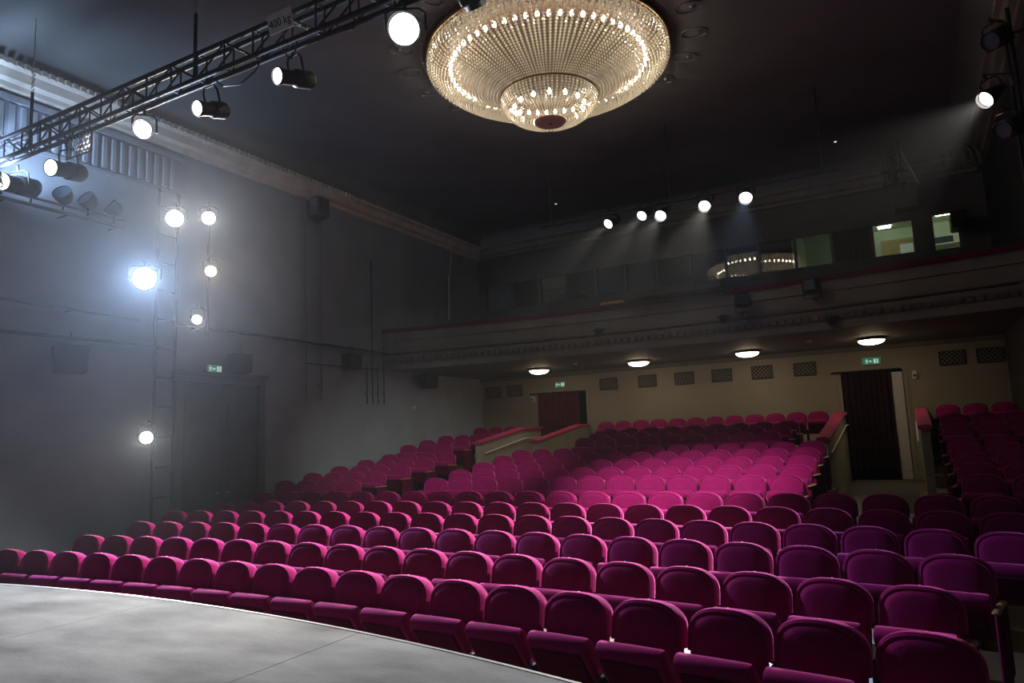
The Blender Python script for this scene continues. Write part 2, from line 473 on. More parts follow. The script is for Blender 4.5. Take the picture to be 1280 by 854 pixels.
while X < XR-.1: b.box(X, X+.09, byY(X)-.10, byY(X), 4.14, 4.24); X += .17
b.build('dentil_band', 'balcony_paint', bal)
vs = []; fs = []; n = 40
for i in range(n+1):
    X = XL+(XR-XL)*i/n; vs += [(X, byY(X)+.05, 3.95), (X, YB, 3.95), (X, YB, 4.3), (X, byY(X)+.05, 4.3)]
for i in range(n):
    for k in range(4):
        a = i*4+k; c = i*4+(k+1) % 4; fs.append((a, c, c+4, a+4))
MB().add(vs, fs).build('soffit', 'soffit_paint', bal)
MB().box(XL, XR, YB-.1, YB, 3.84, 3.95).build('soffit_moulding', 'soffit_paint', bal)

# ------------------------------------------------------------------ vomitory parapets
def parapet(label, X, pts, zb, side):
    # pts: (Y, z top) from near to far
    t = thing('parapet_wall', label, 'parapet', (X, pts[0][0], 0))
    struct(t); del t['category']
    y0 = pts[0][0]; w = .16
    poly = [(y-y0, z-.07) for y, z in pts]
    vs = []; n = len(poly)
    for x in (-w/2, w/2):
        vs += [(x, y, z) for y, z in poly] + [(x, poly[-1][0], zb), (x, 0, zb)]
    K = n+2; fs = [tuple(range(K)), tuple(reversed(range(K, 2*K)))]
    for i in range(K):
        j = (i+1) % K; fs.append((j, i, K+i, K+j))
    MB().add(vs, fs).build('parapet_panel', 'wall_back', t)
    # padded cap
    vs = []; sec = [(-.12, 0), (-.13, .05), (-.08, .085), (.08, .085), (.13, .05), (.12, 0)]
    q = [(y-y0-(.05 if i == 0 else 0), z-.07) for i, (y, z) in enumerate(pts)]
    for y, z in q:
        for dx, dz in sec: vs.append((dx, y, z+dz))
    fs = []
    for i in range(len(q)-1):
        for k in range(6):
            l = (k+1) % 6; fs.append((i*6+k, i*6+l, i*6+6+l, i*6+6+k))
    fs += [tuple(range(6)), tuple(reversed(range((len(q)-1)*6, len(q)*6)))]
    MB().add(vs, fs).build('padded_cap', 'rail_velvet', t)
    if side:
        hp = [(side*.13, y-y0, z-.33) for y, z in pts]; hp[0] = (side*.13, .2, hp[0][2]+.02)
        MB().tube(hp, .02, 8).build('handrail', 'plastic_white', t, True)
parapet('left parapet of the left doorway with a pink padded cap and a handrail', -10.5, [(16.92, 1.89), (19.39, 2.26), (20.7, 2.28)], .3, 1)
parapet('right parapet of the left doorway with a pink padded cap', -8.9, [(17.2, 1.87), (20.09, 2.28), (20.7, 2.29)], .3, 0)
parapet('parapet left of the right doorway with a pink padded cap and a handrail', -1.64, [(15.7, 1.72), (19.9, 2.26), (20.7, 2.28)], .3, 1)
parapet('parapet right of the right doorway with a pink padded cap', .16, [(16.0, 1.88), (19.9, 2.28), (20.7, 2.29)], .3, -1)
# ------------------------------------------------------------------ doors and curtains
d = thing('door_1', None, None, (XL, 9.27, 0)); struct(d, 'tall panelled double door in the blue grey side wall')
W_, H_ = 1.90, 3.32
MB().box(0, .10, -.16, 0, 0, H_+.16).box(0, .10, W_, W_+.16, 0, H_+.16).box(0, .10, 0, W_, H_, H_+.16).box(0, .14, -.22, W_+.22, H_+.16, H_+.24).build('door_frame', 'door_trim', d)
for k in (0, 1):
    a = .02+k*(W_/2); bb = a+W_/2-.03
    lf = MB().box(.005, .04, a, bb, 0.02, H_-.02).build('door_leaf', 'door_paint', d)
    for (z0, z1) in ((.25, .95), (1.1, 2.9)):
        MB().box(.04, .055, a+.13, bb-.13, z0, z1).box(.055, .06, a+.18, bb-.18, z0+.05, z1-.05).build('door_panel', 'door_paint', lf)
    hx = bb-.06 if k == 0 else a+.06
    MB().tube([(.04, hx, 1.1), (.09, hx, 1.1), (.09, hx+(-.1 if k == 0 else .1), 1.1)], .012, 8).build('door_handle', 'steel', lf, True)

def curtain(name, label, x0, x1, y, z0, z1, m, amp=.04, wl=.13):
    n = 90; rows = 8; vs = []; fs = []
    for j in range(rows+1):
        z = z0+(z1-z0)*j/rows; f = .75+.25*(1-j/rows)
        for i in range(n+1):
            x = x0+(x1-x0)*i/n
            vs.append((x+.006*math.sin(x*31+j), y+amp*f*math.sin(2*PI*x/wl+.6*math.sin(x*7))+.008*math.sin(x*19+j*.7), z))
    for j in range(rows):
        for i in range(n):
            a = j*(n+1)+i; fs.append((a, a+1, a+n+2, a+n+1))
    t = thing(name, label, 'curtain', ((x0+x1)/2, y, z0))
    o = MB().add(vs, fs).build('curtain_cloth', m, t, True); o.location = (-(x0+x1)/2, -y, -z0)
    so = o.modifiers.new('solid', 'SOLIDIFY'); so.thickness = .012
    rod = MB().tube([(x0-.25-(x0+x1)/2, -.02, z1-z0+.03), (x1+.25-(x0+x1)/2, -.02, z1-z0+.03)], .022, 10)
    rod.build('curtain_rod', 'black_metal', t, True)
    for k in range(9):
        xx = x0+(x1-x0)*(k+.5)/9-(x0+x1)/2
        MB().torus(.035, .006, 0, 14, 5, M=Matrix.Translation((xx, -.02, z1-z0+.03)) @ Matrix.Rotation(PI/2, 4, 'Y')).build('curtain_ring', 'black_metal', t, True)
curtain('door_curtain', 'dark red curtain drawn across the left doorway', -10.52, -9.08, YB-.07, .57, 3.30, 'curtain_red')
curtain('door_curtain', 'nearly black plum curtain drawn across the right doorway', -1.55, -.42, YB-.07, .57, 3.28, 'curtain_dark')
t = thing('open_door', 'pale grey door leaf standing open beside the dark curtain', 'door', (-.16, YB+.06, .54))
lf = MB().bbox(-.27, 0, -.02, .02, 0, 2.70, .004).build('door_leaf', 'plastic_white', t)
for z0, z1 in ((.2, 1.1), (1.3, 2.5)): MB().box(-.22, -.05, -.03, -.02, z0, z1).build('door_panel', 'plastic_white', lf)
# doorway linings
for D, nm in ((DL, 5), (DR, 6)):
    t = thing('trim_%d' % nm, None, None, (D[0], YB, .53)); struct(t, 'painted lining of the %s doorway' % ('left' if nm == 5 else 'right'))
    w = D[1]-D[0]; h = D[2]-.53
    MB().box(-.09, 0, -.025, .05, 0, h+.09).build('jamb', 'wall_back', t); MB().box(w, w+.09, -.025, .05, 0, h+.09).build('jamb', 'wall_back', t)
    MB().box(0, w, -.025, .05, h, h+.09).build('lintel', 'wall_back', t)

# ------------------------------------------------------------------ theatre seats
def arch(w, zt, zs, zb, n=18, p=2.55):
    # outline of a back: bottom left, up, arched top, down (x, z)
    pts = [(-w/2*.97, zb), (-w/2, (zb+zs)/2)]
    for i in range(n+1):
        c = math.cos(PI-PI*i/n); x = w/2*math.copysign(abs(c)**(.78), c)
        z = zs+(zt-zs)*max(0, 1-abs(x/(w/2))**p)**(1/p)
        pts.append((x, z))
    pts += [(w/2, (zb+zs)/2), (w/2*.97, zb)]
    return pts
def back_mesh(w, zt, zs, zb, rings, m, name):
    base = arch(w, zt, zs, zb); cx, cz = 0, (zt+zb)/2
    vs = []; fs = []; K = len(base)
    for y, ins in rings:
        for x, z in base:
            sx = (w/2-ins)/(w/2); sz = ((zt-zb)/2-ins)/((zt-zb)/2)
            vs.append((x*sx, y, cz+(z-cz)*sz))
    for r in range(len(rings)-1):
        for i in range(K):
            j = (i+1) % K; fs.append((r*K+i, r*K+j, r*K+K+j, r*K+K+i))
    vs.append((0, rings[0][0]-.004, cz)); vs.append((0, rings[-1][0], cz)); c0 = len(vs)-2
    for i in range(K):
        j = (i+1) % K
        fs.append((c0, j, i)); fs.append((c0+1, (len(rings)-1)*K+i, (len(rings)-1)*K+j))
    # tilt back about the foot, top centre at y = 0
    th = math.radians(11); mb = MB()
    Mt = Matrix.Translation((0, -math.sin(th)*(zt-zb), zb)) @ Matrix.Rotation(-th, 4, 'X') @ Matrix.Translation((0, 0, -zb))
    mb.add(vs, fs, Mt)
    return mb.mesh(name, m, 'all')
BW, ZT = .468, .905
me_back = back_mesh(BW, ZT, .752, .40, [(-.062, .12), (-.058, .06), (-.048, .028), (-.028, .008), (0, 0), (.03, .004), (.045, .02), (.05, .04)], 'velvet', 'backrest')
me_shell = back_mesh(BW-.02, ZT-.03, .73, .38, [(.048, .05), (.05, .012), (.06, .006), (.072, .03), (.074, .06)], 'seat_black', 'back_shell')
def head_roll():
    th = math.radians(11); zb = .40
    Mt = Matrix.Translation((0, -math.sin(th)*(ZT-zb), zb)) @ Matrix.Rotation(-th, 4, 'X') @ Matrix.Translation((0, 0, -zb))
    base = [p for p in arch(BW, ZT, .752, .40, 22) if p[1] > .66]
    base = [(base[0][0], .655)] + base + [(base[-1][0], .655)]
    sec = [(-.036, -.030), (-.046, -.010), (-.038, .007), (-.014, .014), (.030, .014), (.072, .008), (.086, -.006), (.080, -.030)]
    vs = []; fs = []; K = len(sec)
    for i, (x, z) in enumerate(base):
        a = base[max(0, i-1)]; b_ = base[min(len(base)-1, i+1)]
        tx, tz = b_[0]-a[0], b_[1]-a[1]; L = math.hypot(tx, tz) or 1; nx, nz = -tz/L, tx/L
        for dy, o in sec: vs.append((x+nx*o, dy, z+nz*o))
    for i in range(len(base)-1):
        for k in range(K):
            l = (k+1) % K; fs.append((i*K+k, i*K+l, i*K+K+l, i*K+K+k))
    fs += [tuple(range(K)), tuple(reversed(range((len(base)-1)*K, len(base)*K)))]
    return MB().add(vs, fs, Mt).mesh('head_roll', 'velvet', True)
me_roll = head_roll()
# cushion: rounded front roll, tipped a little up
def cushion():
    prof = [(-.01, .0), (-.24, -.006), (-.335, .0), (-.365, .012), (-.382, .04), (-.385, .07), (-.372, .10), (-.345, .115), (-.30, .12), (-.20, .118), (-.10, .11), (-.01, .10)]
    K = len(prof); xs = [(-.229, .80), (-.222, .95), (-.20, 1), (0, 1.02), (.20, 1), (.222, .95), (.229, .80)]
    vs = []; fs = []; cy, cz = -.20, .058
    for x, s in xs:
        for y, z in prof: vs.append((x, cy+(y-cy)*(.5+.5*s), cz+(z-cz)*s))
    for r in range(len(xs)-1):
        for i in range(K):
            j = (i+1) % K; fs.append((r*K+i, r*K+j, r*K+K+j, r*K+K+i))
    fs.append(tuple(range(K))); fs.append(tuple(reversed(range((len(xs)-1)*K, len(xs)*K))))
    M_ = Matrix.Translation((0, -.13, .335)) @ Matrix.Rotation(math.radians(-54), 4, 'X')
    return MB().add(vs, fs, M_), M_
cb, CM = cushion()
me_cush = cb.mesh('seat_cushion', 'velvet', True)
me_pan = MB().bbox(-.19, .19, -.33, -.04, -.020, -.002, .006, M=CM).mesh('seat_pan', 'velvet_dark')
me_low = MB().bbox(-.015, .015, -.24, -.06, .04, .46, .008).bbox(-.02, .02, -.28, -.03, 0, .04, .004).mesh('side_standard', 'seat_black')
me_stud = MB().lathe([(0, .006), (.007, .005), (.009, 0)], 8, cap=False, M=Matrix.Translation((0, .005, .905))).mesh('number_stud', 'plastic_white')
me_side = MB().bbox(-.021, .021, -.36, .02, .10, .585, .012).bbox(-.018, .018, -.30, -.08, 0, .10, .004).bbox(-.03, .03, -.34, -.04, 0, .012, .004).mesh('side_standard', 'velvet_dark')
me_pad = MB().bbox(-.027, .027, -.42, .0, .585, .612, .011).mesh('arm_pad', 'arm_wood', True)
me_hinge = MB().tube([(-.235, -.14, .40), (.235, -.14, .40)], .013, 8).mesh('hinge_bar', 'seat_metal', True)
PITCH_ = .536
ORD = ['first', 'second', 'third', 'fourth', 'fifth', 'sixth', 'seventh', 'eighth', 'ninth', 'tenth', 'eleventh', 'twelfth', 'thirteenth', 'fourteenth', 'fifteenth', 'sixteenth', 'seventeenth', 'eighteenth', 'nineteenth', 'twentieth', 'twenty-first', 'twenty-second', 'twenty-third', 'twenty-fourth']
def seat(k, s, label, group, pitch, first, last=False):
    R = RR[k]; a = s/R
    t = thing('theatre_seat', label, 'theatre seat', (CX+R*math.sin(a), CY+R*math.cos(a), ZF[k]), -a, group)
    link('backrest', me_back, t); link('back_shell', me_shell, t); 
    c = link('seat_cushion', me_cush, t); link('seat_pan', me_pan, c)
    link('hinge_bar', me_hinge, t)
    for sx in ((-1, 1) if first else (1,)):
        end = (last and sx == 1) or (first and sx == -1)
        p = link('side_standard', me_side if end else me_low, t, (sx*pitch/2, 0, 0))
        if end: link('arm_pad', me_pad, p)
    link('head_roll', me_roll, t)
    if k < 3: link('number_stud', me_stud, t)
    return t
rows_main = [(0, -3.34, 6.14, 19, 2, 0), (1, -3.53, 6.11, 19, 0, 0), (2, -3.84, 6.35, 20, 0, 0), (3, -4.49, 6.78, 22, 0, 1), (4, -4.62, 6.89, 22, 0, 1), (5, -4.65, 6.33, 21, 0, 2)]
for k, s0, s1, n, el, er in rows_main:
    p = (s1-s0)/(n-1); N = n+el+er
    rn = 'front row' if k == 0 else ORD[k]+' row'
    for i in range(N):
        s = s0+(i-el)*p
        if k == 0:
            lab = 'magenta velvet theatre seat by the stage, %s from the right end of the front row' % ORD[N-1-i]
        else:
            lab = 'magenta velvet theatre seat, %s from the left end of the %s' % (ORD[i], rn)
        seat(k, s, lab, 'seats in the '+rn, p, i == 0, i == N-1)
blk = ['lowest', 'second', 'third', 'fourth', 'fifth']
for k in range(6, 11):
    s0, s1 = [(-2.06, 4.42), (-2.03, 4.45), (-2.0, 4.43), (-2.03, 4.39), (-2.05, 4.40)][k-6]; p = (s1-s0)/12
    for i in range(13):
        seat(k, s0+i*p, 'bright pink theatre seat, %s from the left, %s row of the raised middle block' % (ORD[i], blk[k-6]), 'seats of the raised middle block', p, i == 0, i == 12)
nm = {11: 'first dark row', 12: 'second dark row', 13: 'third dark row', 14: 'rearmost row'}
for k, s0, s1, n in ((11, -.87, 3.43, 9), (12, -.86, 3.53, 9), (13, -.89, 3.58, 9), (14, -1.76, 4.05, 12)):
    p = (s1-s0)/(n-1)
    for i in range(n):
        seat(k, s0+i*p, 'dark crimson seat under the balcony, %s from the left, %s between the doorways' % (ORD[i], nm[k]), 'seats below the balcony', p, i == 0, i == n-1)
for k in range(6, 15):
    xs = [-11.87, -11.33, -10.79, -10.25] if k < 11 else [-12.04, -11.51, -10.98]
    for i, X in enumerate(xs):
        s = math.asin((X-CX)/RR[k])*RR[k]
        seat(k, s, 'dim magenta seat beside the left wall, %s from the wall, %s stepped row up' % (ORD[i], ORD[k-6]), 'seats of the left wall block', .536, i == 0, i == len(xs)-1)
for k in range(6, 15):
    for i, X in enumerate([.70, 1.235, 1.77]):
        s = math.asin((X-CX)/RR[k])*RR[k]
        seat(k, s, 'shadowed seat right of the right doorway, %s from its aisle, %s stepped row up' % (ORD[i], ORD[k-6]), 'seats of the dark right block', .535, i == 0, i == 2)

# ------------------------------------------------------------------ chandelier
CH = thing('chandelier', 'large round crystal chandelier with two glowing tiers on the ceiling', 'chandelier', (-5.08, 10.97, 7.42))
def Z_(z): return z-7.42
MB().lathe([(0, Z_(8.73)), (1.0, Z_(8.73)), (2.10, Z_(8.70)), (2.12, Z_(8.66)), (2.02, Z_(8.64)), (1.0, Z_(8.5)), (0, Z_(8.45))], 64, cap=False).build('ceiling_dish', 'dish_brown', CH, True)
MB().torus(2.13, .030, Z_(8.66), 96, 8).build('outer_ring', 'brass', CH, True)
bd = MB()
for i in range(150):
    t = 2*PI*i/150; bd.octa((2.235*math.cos(t), 2.235*math.sin(t), Z_(8.70)), .022)
bd.build('beaded_ring', 'brass', CH)
MB().torus(2.16, .022, Z_(8.735), 96, 8).build('outer_ring', 'brass', CH, True)
MB().torus(.86, .022, Z_(7.90), 64, 8).build('inner_ring', 'brass', CH, True)
MB().lathe([(0, 0), (.20, .0), (.26, .012), (.285, .035), (.285, .055), (0, .055)], 40, cap=False).build('base_disc', 'disc_brass', CH, True)
MB().lathe([(0, -.03), (.02, -.028), (.028, -.015), (.03, .005)], 14, cap=False).build('finial', 'brass', CH, True)
def path_pts(prof, step):
    pts = [Vector((r, 0, z)) for r, z in prof]; out = [pts[0].copy()]; acc = 0
    for i in range(len(pts)-1):
        a, b_ = pts[i], pts[i+1]; L = (b_-a).length; d_ = step-acc
        while d_ <= L:
            out.append(a+(b_-a)*(d_/L)); d_ += step
        acc = (acc+L) % step if L+acc >= step else acc+L
    return out
def strand(prof, step, r0, name):
    mb = MB(); rmax = max(p[0] for p in prof)
    for p in path_pts(prof, step):
        s_ = .45+.55*p.x/rmax
        mb.octa(p, r0*s_, r0*(.55+.45*s_)*1.1)
    return mb.mesh(name, 'crystal')
shell = [(2.06, Z_(8.64)), (2.10, Z_(8.55)), (2.07, Z_(8.44)), (1.96, Z_(8.33)), (1.80, Z_(8.25)), (1.5, Z_(8.14)), (1.2, Z_(8.035)), (.98, Z_(7.96)), (.87, Z_(7.92))]
bowl = [(.86, Z_(7.88)), (.84, Z_(7.78)), (.77, Z_(7.67)), (.65, Z_(7.575)), (.50, Z_(7.51)), (.36, Z_(7.475)), (.29, Z_(7.465))]
fringe = [(2.07, Z_(8.63)), (2.125, Z_(8.60)), (2.13, Z_(8.47)), (2.10, Z_(8.42))]
for nm_, prof_, n_, st_, r_ in (('shell_strand', shell, 132, .056, .031), ('bowl_strand', bowl, 72, .046, .024), ('fringe_strand', fringe, 110, .05, .024)):
    me_ = strand(prof_, st_, r_, nm_)
    for i in range(n_):
        o = link(nm_, me_, CH); o.rotation_euler = (0, 0, 2*PI*(i+.13*math.sin(i*5.1))/n_)
blb = MB().lathe([(0, -.045), (.026, -.032), (.034, 0), (.024, .03), (.014, .05), (0, .05)], 10, cap=False).mesh('bulb', 'bulb', True)
for R_, z_, n_ in ((1.72, 8.44, 60), (.62, 7.72, 14)):
    for i in range(n_):
        t = 2*PI*(i+.5)/n_; link('bulb', blb, CH, (R_*math.cos(t), R_*math.sin(t), Z_(z_)))
# ornaments of the ceiling rose
rose = thing('ceiling_rose', 'dark plaster ornament ring around the chandelier', 'ceiling rose', (-5.08, 10.97, ZCEIL)); struct(rose); del rose['category']
orn = MB()
for sgn in (-1, 1):
    pts = []
    for i in range(16):
        t = i/15*PI*1.7; r = .16*(1-i/20)
        pts.append((sgn*(.05+r*math.sin(t)*.8), 2.62+r*math.cos(t)-.02*i, -.012))
    orn.tube(pts, .016, 5)
orn.lathe([(0, -.04), (.035, -.03), (.05, 0)], 10, cap=False, M=Matrix.Translation((0, 2.62, 0)))
om = orn.mesh('ornament', 'ceiling_paint', True)
for i in range(20):
    o = link('ornament', om, rose); o.rotation_euler = (0, 0, 2*PI*i/20)

# ------------------------------------------------------------------ lamps
def lamp_light(parent, watts, color, angle, blend=.35, off=-.05, radius=.06):
    ld = bpy.data.lights.new('lamp_beam', 'SPOT'); ld.energy = watts; ld.color = color
    ld.spot_size = math.radians(angle); ld.spot_blend = blend; ld.shadow_soft_size = radius
    o = bpy.data.objects.new('lamp_beam', ld); COL.objects.link(o); o.parent = parent; o.location = (0, 0, off)
    return o
COLS = {'lens_white': (1.0, .93, .82), 'lens_cool': (.52, .70, 1.0), 'lens_amber': (1.0, .70, .40)}
def spotlight(loc, target, label, group=None, kind='profile', r=.10, L=.5, lens='lens_white', watts=0, angle=35, hang=1, barn=False, name='stage_spotlight', hanger=.22, blend=.35, arm=None):
    # the thing's origin is the lens; -Z is the beam
    t = thing(name, label, 'stage light', loc, 0, group)
    d = Vector(target)-Vector(loc); aim(t, d)
    b = MB()
    if kind == 'profile':
        b.lathe([(r*.97, -.01), (r*1.08, 0), (r*1.08, .03), (r*.95, .04), (r*.9, L*.45), (r*1.15, L*.5), (r*1.15, L*.85), (r*.8, L*.95), (r*.3, L)], 20, cap=False)
    elif kind == 'par':
        b.lathe([(r*1.05, -.06), (r*1.1, -.06), (r*1.1, .02), (r*.98, .08), (r*.75, L*.6), (r*.5, L*.8), (r*.45, L)], 20, cap=False)
    else:
        b.bbox(-r*1.15, r*1.15, -r*1.15, r*1.15, .02, L, .03); b.lathe([(r*1.02, -.02), (r*1.1, -.02), (r*1.1, .04), (r, .04)], 20, cap=False)
    b.build('housing', 'black_metal', t, True)
    MB().lathe([(0, .004), (r*.6, .006), (r*.97, .014), (r*.97, .02), (0, .02)], 24, cap=False).build('lens', lens, t, True)
    # yoke: U bracket in world up direction
    up = Vector((0, 0, hang)); inv = t.rotation_quaternion.inverted()
    u = inv @ up; u.z = 0
    if u.length < .2: u = Vector((0, 1, 0))
    u.normalize(); sd = u.cross(Vector((0, 0, 1)))
    zc = L*.55; c = Vector((0, 0, zc)); rr = r*1.32
    pts = [c+sd*rr, c+sd*rr+u*(hanger*.8), c+sd*rr*.7+u*hanger, c-sd*rr*.7+u*hanger, c-sd*rr+u*(hanger*.8), c-sd*rr]
    MB().tube(pts, .014, 6).build('yoke', 'black_metal', t, True)
    MB().tube([c+u*hanger, c+u*(hanger+.10)], .022, 8).build('clamp', 'black_metal', t, True)
    if arm:
        t_m = Matrix.LocRotScale(Vector(loc), t.rotation_quaternion, None).inverted()
        MB().tube([c+u*(hanger+.08), t_m @ Vector(arm)], .014, 6).build('side_arm', 'black_metal', t, True)
    if barn:
        for k in range(4):
            M_ = Matrix.Rotation(k*PI/2, 4, 'Z') @ Matrix.Translation((0, r*1.12, -.02)) @ Matrix.Rotation(math.radians(-35), 4, 'X')
            MB().box(-r*.95, r*.95, -.003, .003, -r*1.3, 0, M=M_).build('barn_door', 'black_metal', t)
    if watts: lamp_light(t, watts, COLS[lens], angle, blend, radius=.25 if angle > 120 else .06)
    return t
# truss over the stage front
YT, ZTB, ZTT = 5.65, 6.57, 6.90
tr = thing('lighting_truss', 'long black lattice lighting truss hanging across the hall near the stage', 'truss', (-5.3, YT, ZTB))
tx0, tx1 = -12.4, 1.8
for dy in (-.07, .07):
    for z in (0, ZTT-ZTB):
        MB().tube([(tx0+5.3, dy, z), (tx1+5.3, dy, z)], .032, 10).build('chord', 'truss_paint', tr, True)
bay = .50; h = ZTT-ZTB
me_d = MB().tube([(0, 0, 0), (bay, 0, h)], .013, 6).mesh('brace', 'truss_paint', True)
me_d2 = MB().tube([(0, 0, h), (bay, 0, 0)], .013, 6).mesh('brace', 'truss_paint', True)
me_v = MB().tube([(0, 0, 0), (0, 0, h)], .013, 6).mesh('upright', 'truss_paint', True)
me_c = MB().tube([(0, -.07, 0), (0, .07, 0)], .012, 6).mesh('cross_bar', 'truss_paint', True)
nb = int((tx1-tx0)/bay)
for i in range(nb):
    x = tx0+5.3+i*bay
    for dy in (-.07, .07):
        link('brace', me_d if (i % 2 == 0) else me_d2, tr, (x, dy, 0)); link('upright', me_v, tr, (x, dy, 0))
    for z in (0, h): link('cross_bar', me_c, tr, (x, 0, z))
for i, x in enumerate((-11.31, -7.53, -3.2, 0.9)):
    t = thing('hanging_rod', 'black rod with a chain holding up the truss, %s from the left' % ORD[i], 'hanging rod', (x, YT, ZTB), 0, 'rods holding the truss')
    MB().tube([(0, 0, .04), (0, 0, .95)], .024, 8).build('rod', 'truss_paint', t, True)
    ch = MB()
    z = .95; q = 0
    while z < 1.45:
        ch.torus(.022, .006, 0, 10, 4, M=Matrix.Translation((0, 0, z+.02)) @ Matrix.Rotation(PI/2*q, 4, 'Z') @ Matrix.Rotation(PI/2, 4, 'X')); z += .04; q += 1
    ch.build('chain', 'steel', t)
    MB().tube([(0, 0, 1.45), (0, 0, ZCEIL-ZTB-.01)], .006, 6).build('wire', 'steel', t, True)
# weight plate
sg = thing('load_sign', 'small white load sign reading 400 kg on the truss', 'sign', (-5.86, YT-.13, 6.68))
MB().bbox(-.19, .19, -.006, .006, 0, .22, .002).build('plate', 'white_paper', sg)
def text_mesh(s, size, parent, loc, rot, m, name='lettering'):
    cu_ = bpy.data.curves.new('t', 'FONT'); cu_.body = s; cu_.size = size; cu_.align_x = 'CENTER'; cu_.align_y = 'CENTER'; cu_.extrude = .001
    tmp = bpy.data.objects.new('t', cu_); COL.objects.link(tmp)
    dg = bpy.context.evaluated_depsgraph_get(); me = bpy.data.meshes.new_from_object(tmp.evaluated_get(dg))
    bpy.data.objects.remove(tmp); bpy.data.curves.remove(cu_)
    me.name = name; me.materials.clear(); me.materials.append(MATS[m])
    o = link(name, me, parent, loc); o.rotation_euler = rot
    return o
text_mesh('400 kg', .125, sg, (0, -.0085, .10), (PI/2, 0, 0), 'ink')
sg.rotation_euler = (math.radians(14), 0, 0)

for pts, lab in (([(-7.1, 6.5), (-6.9, 6.33), (-6.6, 6.27), (-6.35, 6.36), (-6.2, 6.52)], 'black cable sagging between the truss and a spotlight'), ([(-5.9, 6.52), (-5.84, 6.40), (-5.76, 6.34), (-5.7, 6.42), (-5.68, 6.52)], 'short black cable loop under the 400 kg sign'), ([(-5.1, 6.54), (-5.0, 6.42), (-4.85, 6.40), (-4.75, 6.48), (-4.7, 6.55)], 'looped cable under the truss left of the brightest spotlight')):
    t = thing('lamp_cable', lab, 'cable', (pts[0][0], YT-.08, pts[0][1]))
    MB().tube([(x-pts[0][0], 0, z-pts[0][1]) for x, z in pts], .009, 6).build('cable', 'black_metal', t, True)
TS = 'spotlights on the truss'
spotlight((-6.05, YT-.02, 6.24), (-6.6, 1.2, 5.0), 'black profile spotlight below the 400 kg sign on the truss', TS, L=.55, r=.095, hanger=.27, arm=(-6.0, YT-.07, 6.60), watts=W_STAGE_TRUSS, angle=40, lens='lens_white')
spotlight((-7.45, YT-.02, 6.22), (-7.3, 1.2, 4.8), 'black profile spotlight on the truss beside the second hanging rod', TS, L=.5, r=.095, hanger=.29, watts=W_STAGE_TRUSS, angle=40)
spotlight((-8.54, YT-.02, 6.22), (-3.5, 1.2, 4.6), 'round glowing truss spotlight left of the second rod', TS, kind='par', L=.38, r=.11, watts=W_STAGE_TRUSS, angle=40)
spotlight((-4.22, YT-.02, 6.22), (-1.6, 1.0, 3.8), 'very bright truss spotlight left of the chandelier', TS, kind='par', L=.4, r=.16, watts=W_STAGE_TRUSS, angle=45)
spotlight((-3.37, YT+.02, 6.22), (-3.3, 11.6, 1.1), 'truss floodlight turned to the seats, left of the pair at the frame top', TS, kind='box', L=.3, r=.10, watts=W_HOUSE, angle=38, blend=1.0)
spotlight((-3.05, YT+.02, 6.24), (-9.3, 13.4, 1.4), 'truss floodlight turned to the left wall, right of the pair at the frame top', TS, kind='box', L=.3, r=.10, watts=W_HOUSE*.5, angle=36, blend=1.0)
spotlight((-12.0, YT-.02, 6.24), (-10.2, 1.2, 5.4), 'profile spotlight at the left end of the truss', TS, L=.6, r=.13, watts=W_STAGE_TRUSS, angle=45)
spotlight((-10.68, YT-.02, 6.17), (-9.3, 1.2, 5.2), 'long profile spotlight with a mesh guard second from the truss left end', TS, L=.65, r=.12, hanger=.32, arm=(-10.6, YT-.07, 6.60), watts=W_STAGE_TRUSS, angle=45)
mg = thing('mesh_guard', 'honeycomb metal guard plate hung below the left end of the truss', 'mesh guard', (-10.35, YT+.05, 6.30))
b = MB()
for i in range(6):
    for j in range(4):
        cx_, cz_ = (i+.5*(j % 2))*.085, j*.074
        b.torus(.047, .007, 0, 6, 4, M=Matrix.Translation((cx_, 0, cz_)) @ Matrix.Rotation(PI/2, 4, 'X') @ Matrix.Rotation(PI/6, 4, 'Z'))
b.build('honeycomb', 'steel', mg)
b = MB().box(-.06, .56, -.01, .01, -.06, -.045).box(-.06, .56, -.01, .01, .275, .29).box(-.06, -.045, -.01, .01, -.06, .29).box(.545, .56, -.01, .01, -.06, .29)
b.build('guard_frame', 'black_metal', mg)
# side lighting towers on the left wall
tw = thing('lighting_tower', 'dark two pole ladder tower with lamps in front of the left wall door', 'lighting tower', (-12.25, 8.45, 0))
for dy in (0, .42): MB().tube([(0, dy, .012), (0, dy, 7.0)], .028, 10).build('pole', 'pipe_dark', tw, True)
for z in [0.6+.55*i for i in range(12)]: MB().tube([(0, 0, z), (0, .42, z)], .016, 8).build('rung', 'pipe_dark', tw, True)
MB().bbox(-.18, .22, -.12, .54, 0, .014, .004).build('base_plate', 'black_metal', tw)
TW = 'lamps on the side towers'
T0 = (-2.5, 1.0, 1.8)
spotlight((-12.0, 8.03, 5.12), (-1.0, .6, 1.9), 'large cool white glaring lamp on the left wall tower', TW, kind='par', r=.20, L=.42, lens='lens_cool', watts=W_BOOM*4, angle=70, hang=1, name='side_lamp', arm=(-12.25, 8.45, 5.35))
spotlight((-12.0, 8.62, 6.40), (-1.4, .8, 2.4), 'glaring white lamp at the top of the left wall tower', TW, kind='par', r=.16, L=.4, watts=W_BOOM*1.3, angle=55, name='side_lamp', arm=(-12.25, 8.87, 6.7))
spotlight((-12.0, 8.15, 2.24), (-3.0, 1.5, 1.5), 'low white lamp on the left wall tower above the front seats', TW, kind='par', r=.11, L=.34, watts=W_BOOM*.7, angle=50, name='side_lamp', arm=(-12.25, 8.45, 2.5))
pl = thing('lamp_pole', 'black pole on the left wall carrying three lamps above the door', 'lamp pole', (-12.3, 9.62, 4.2))
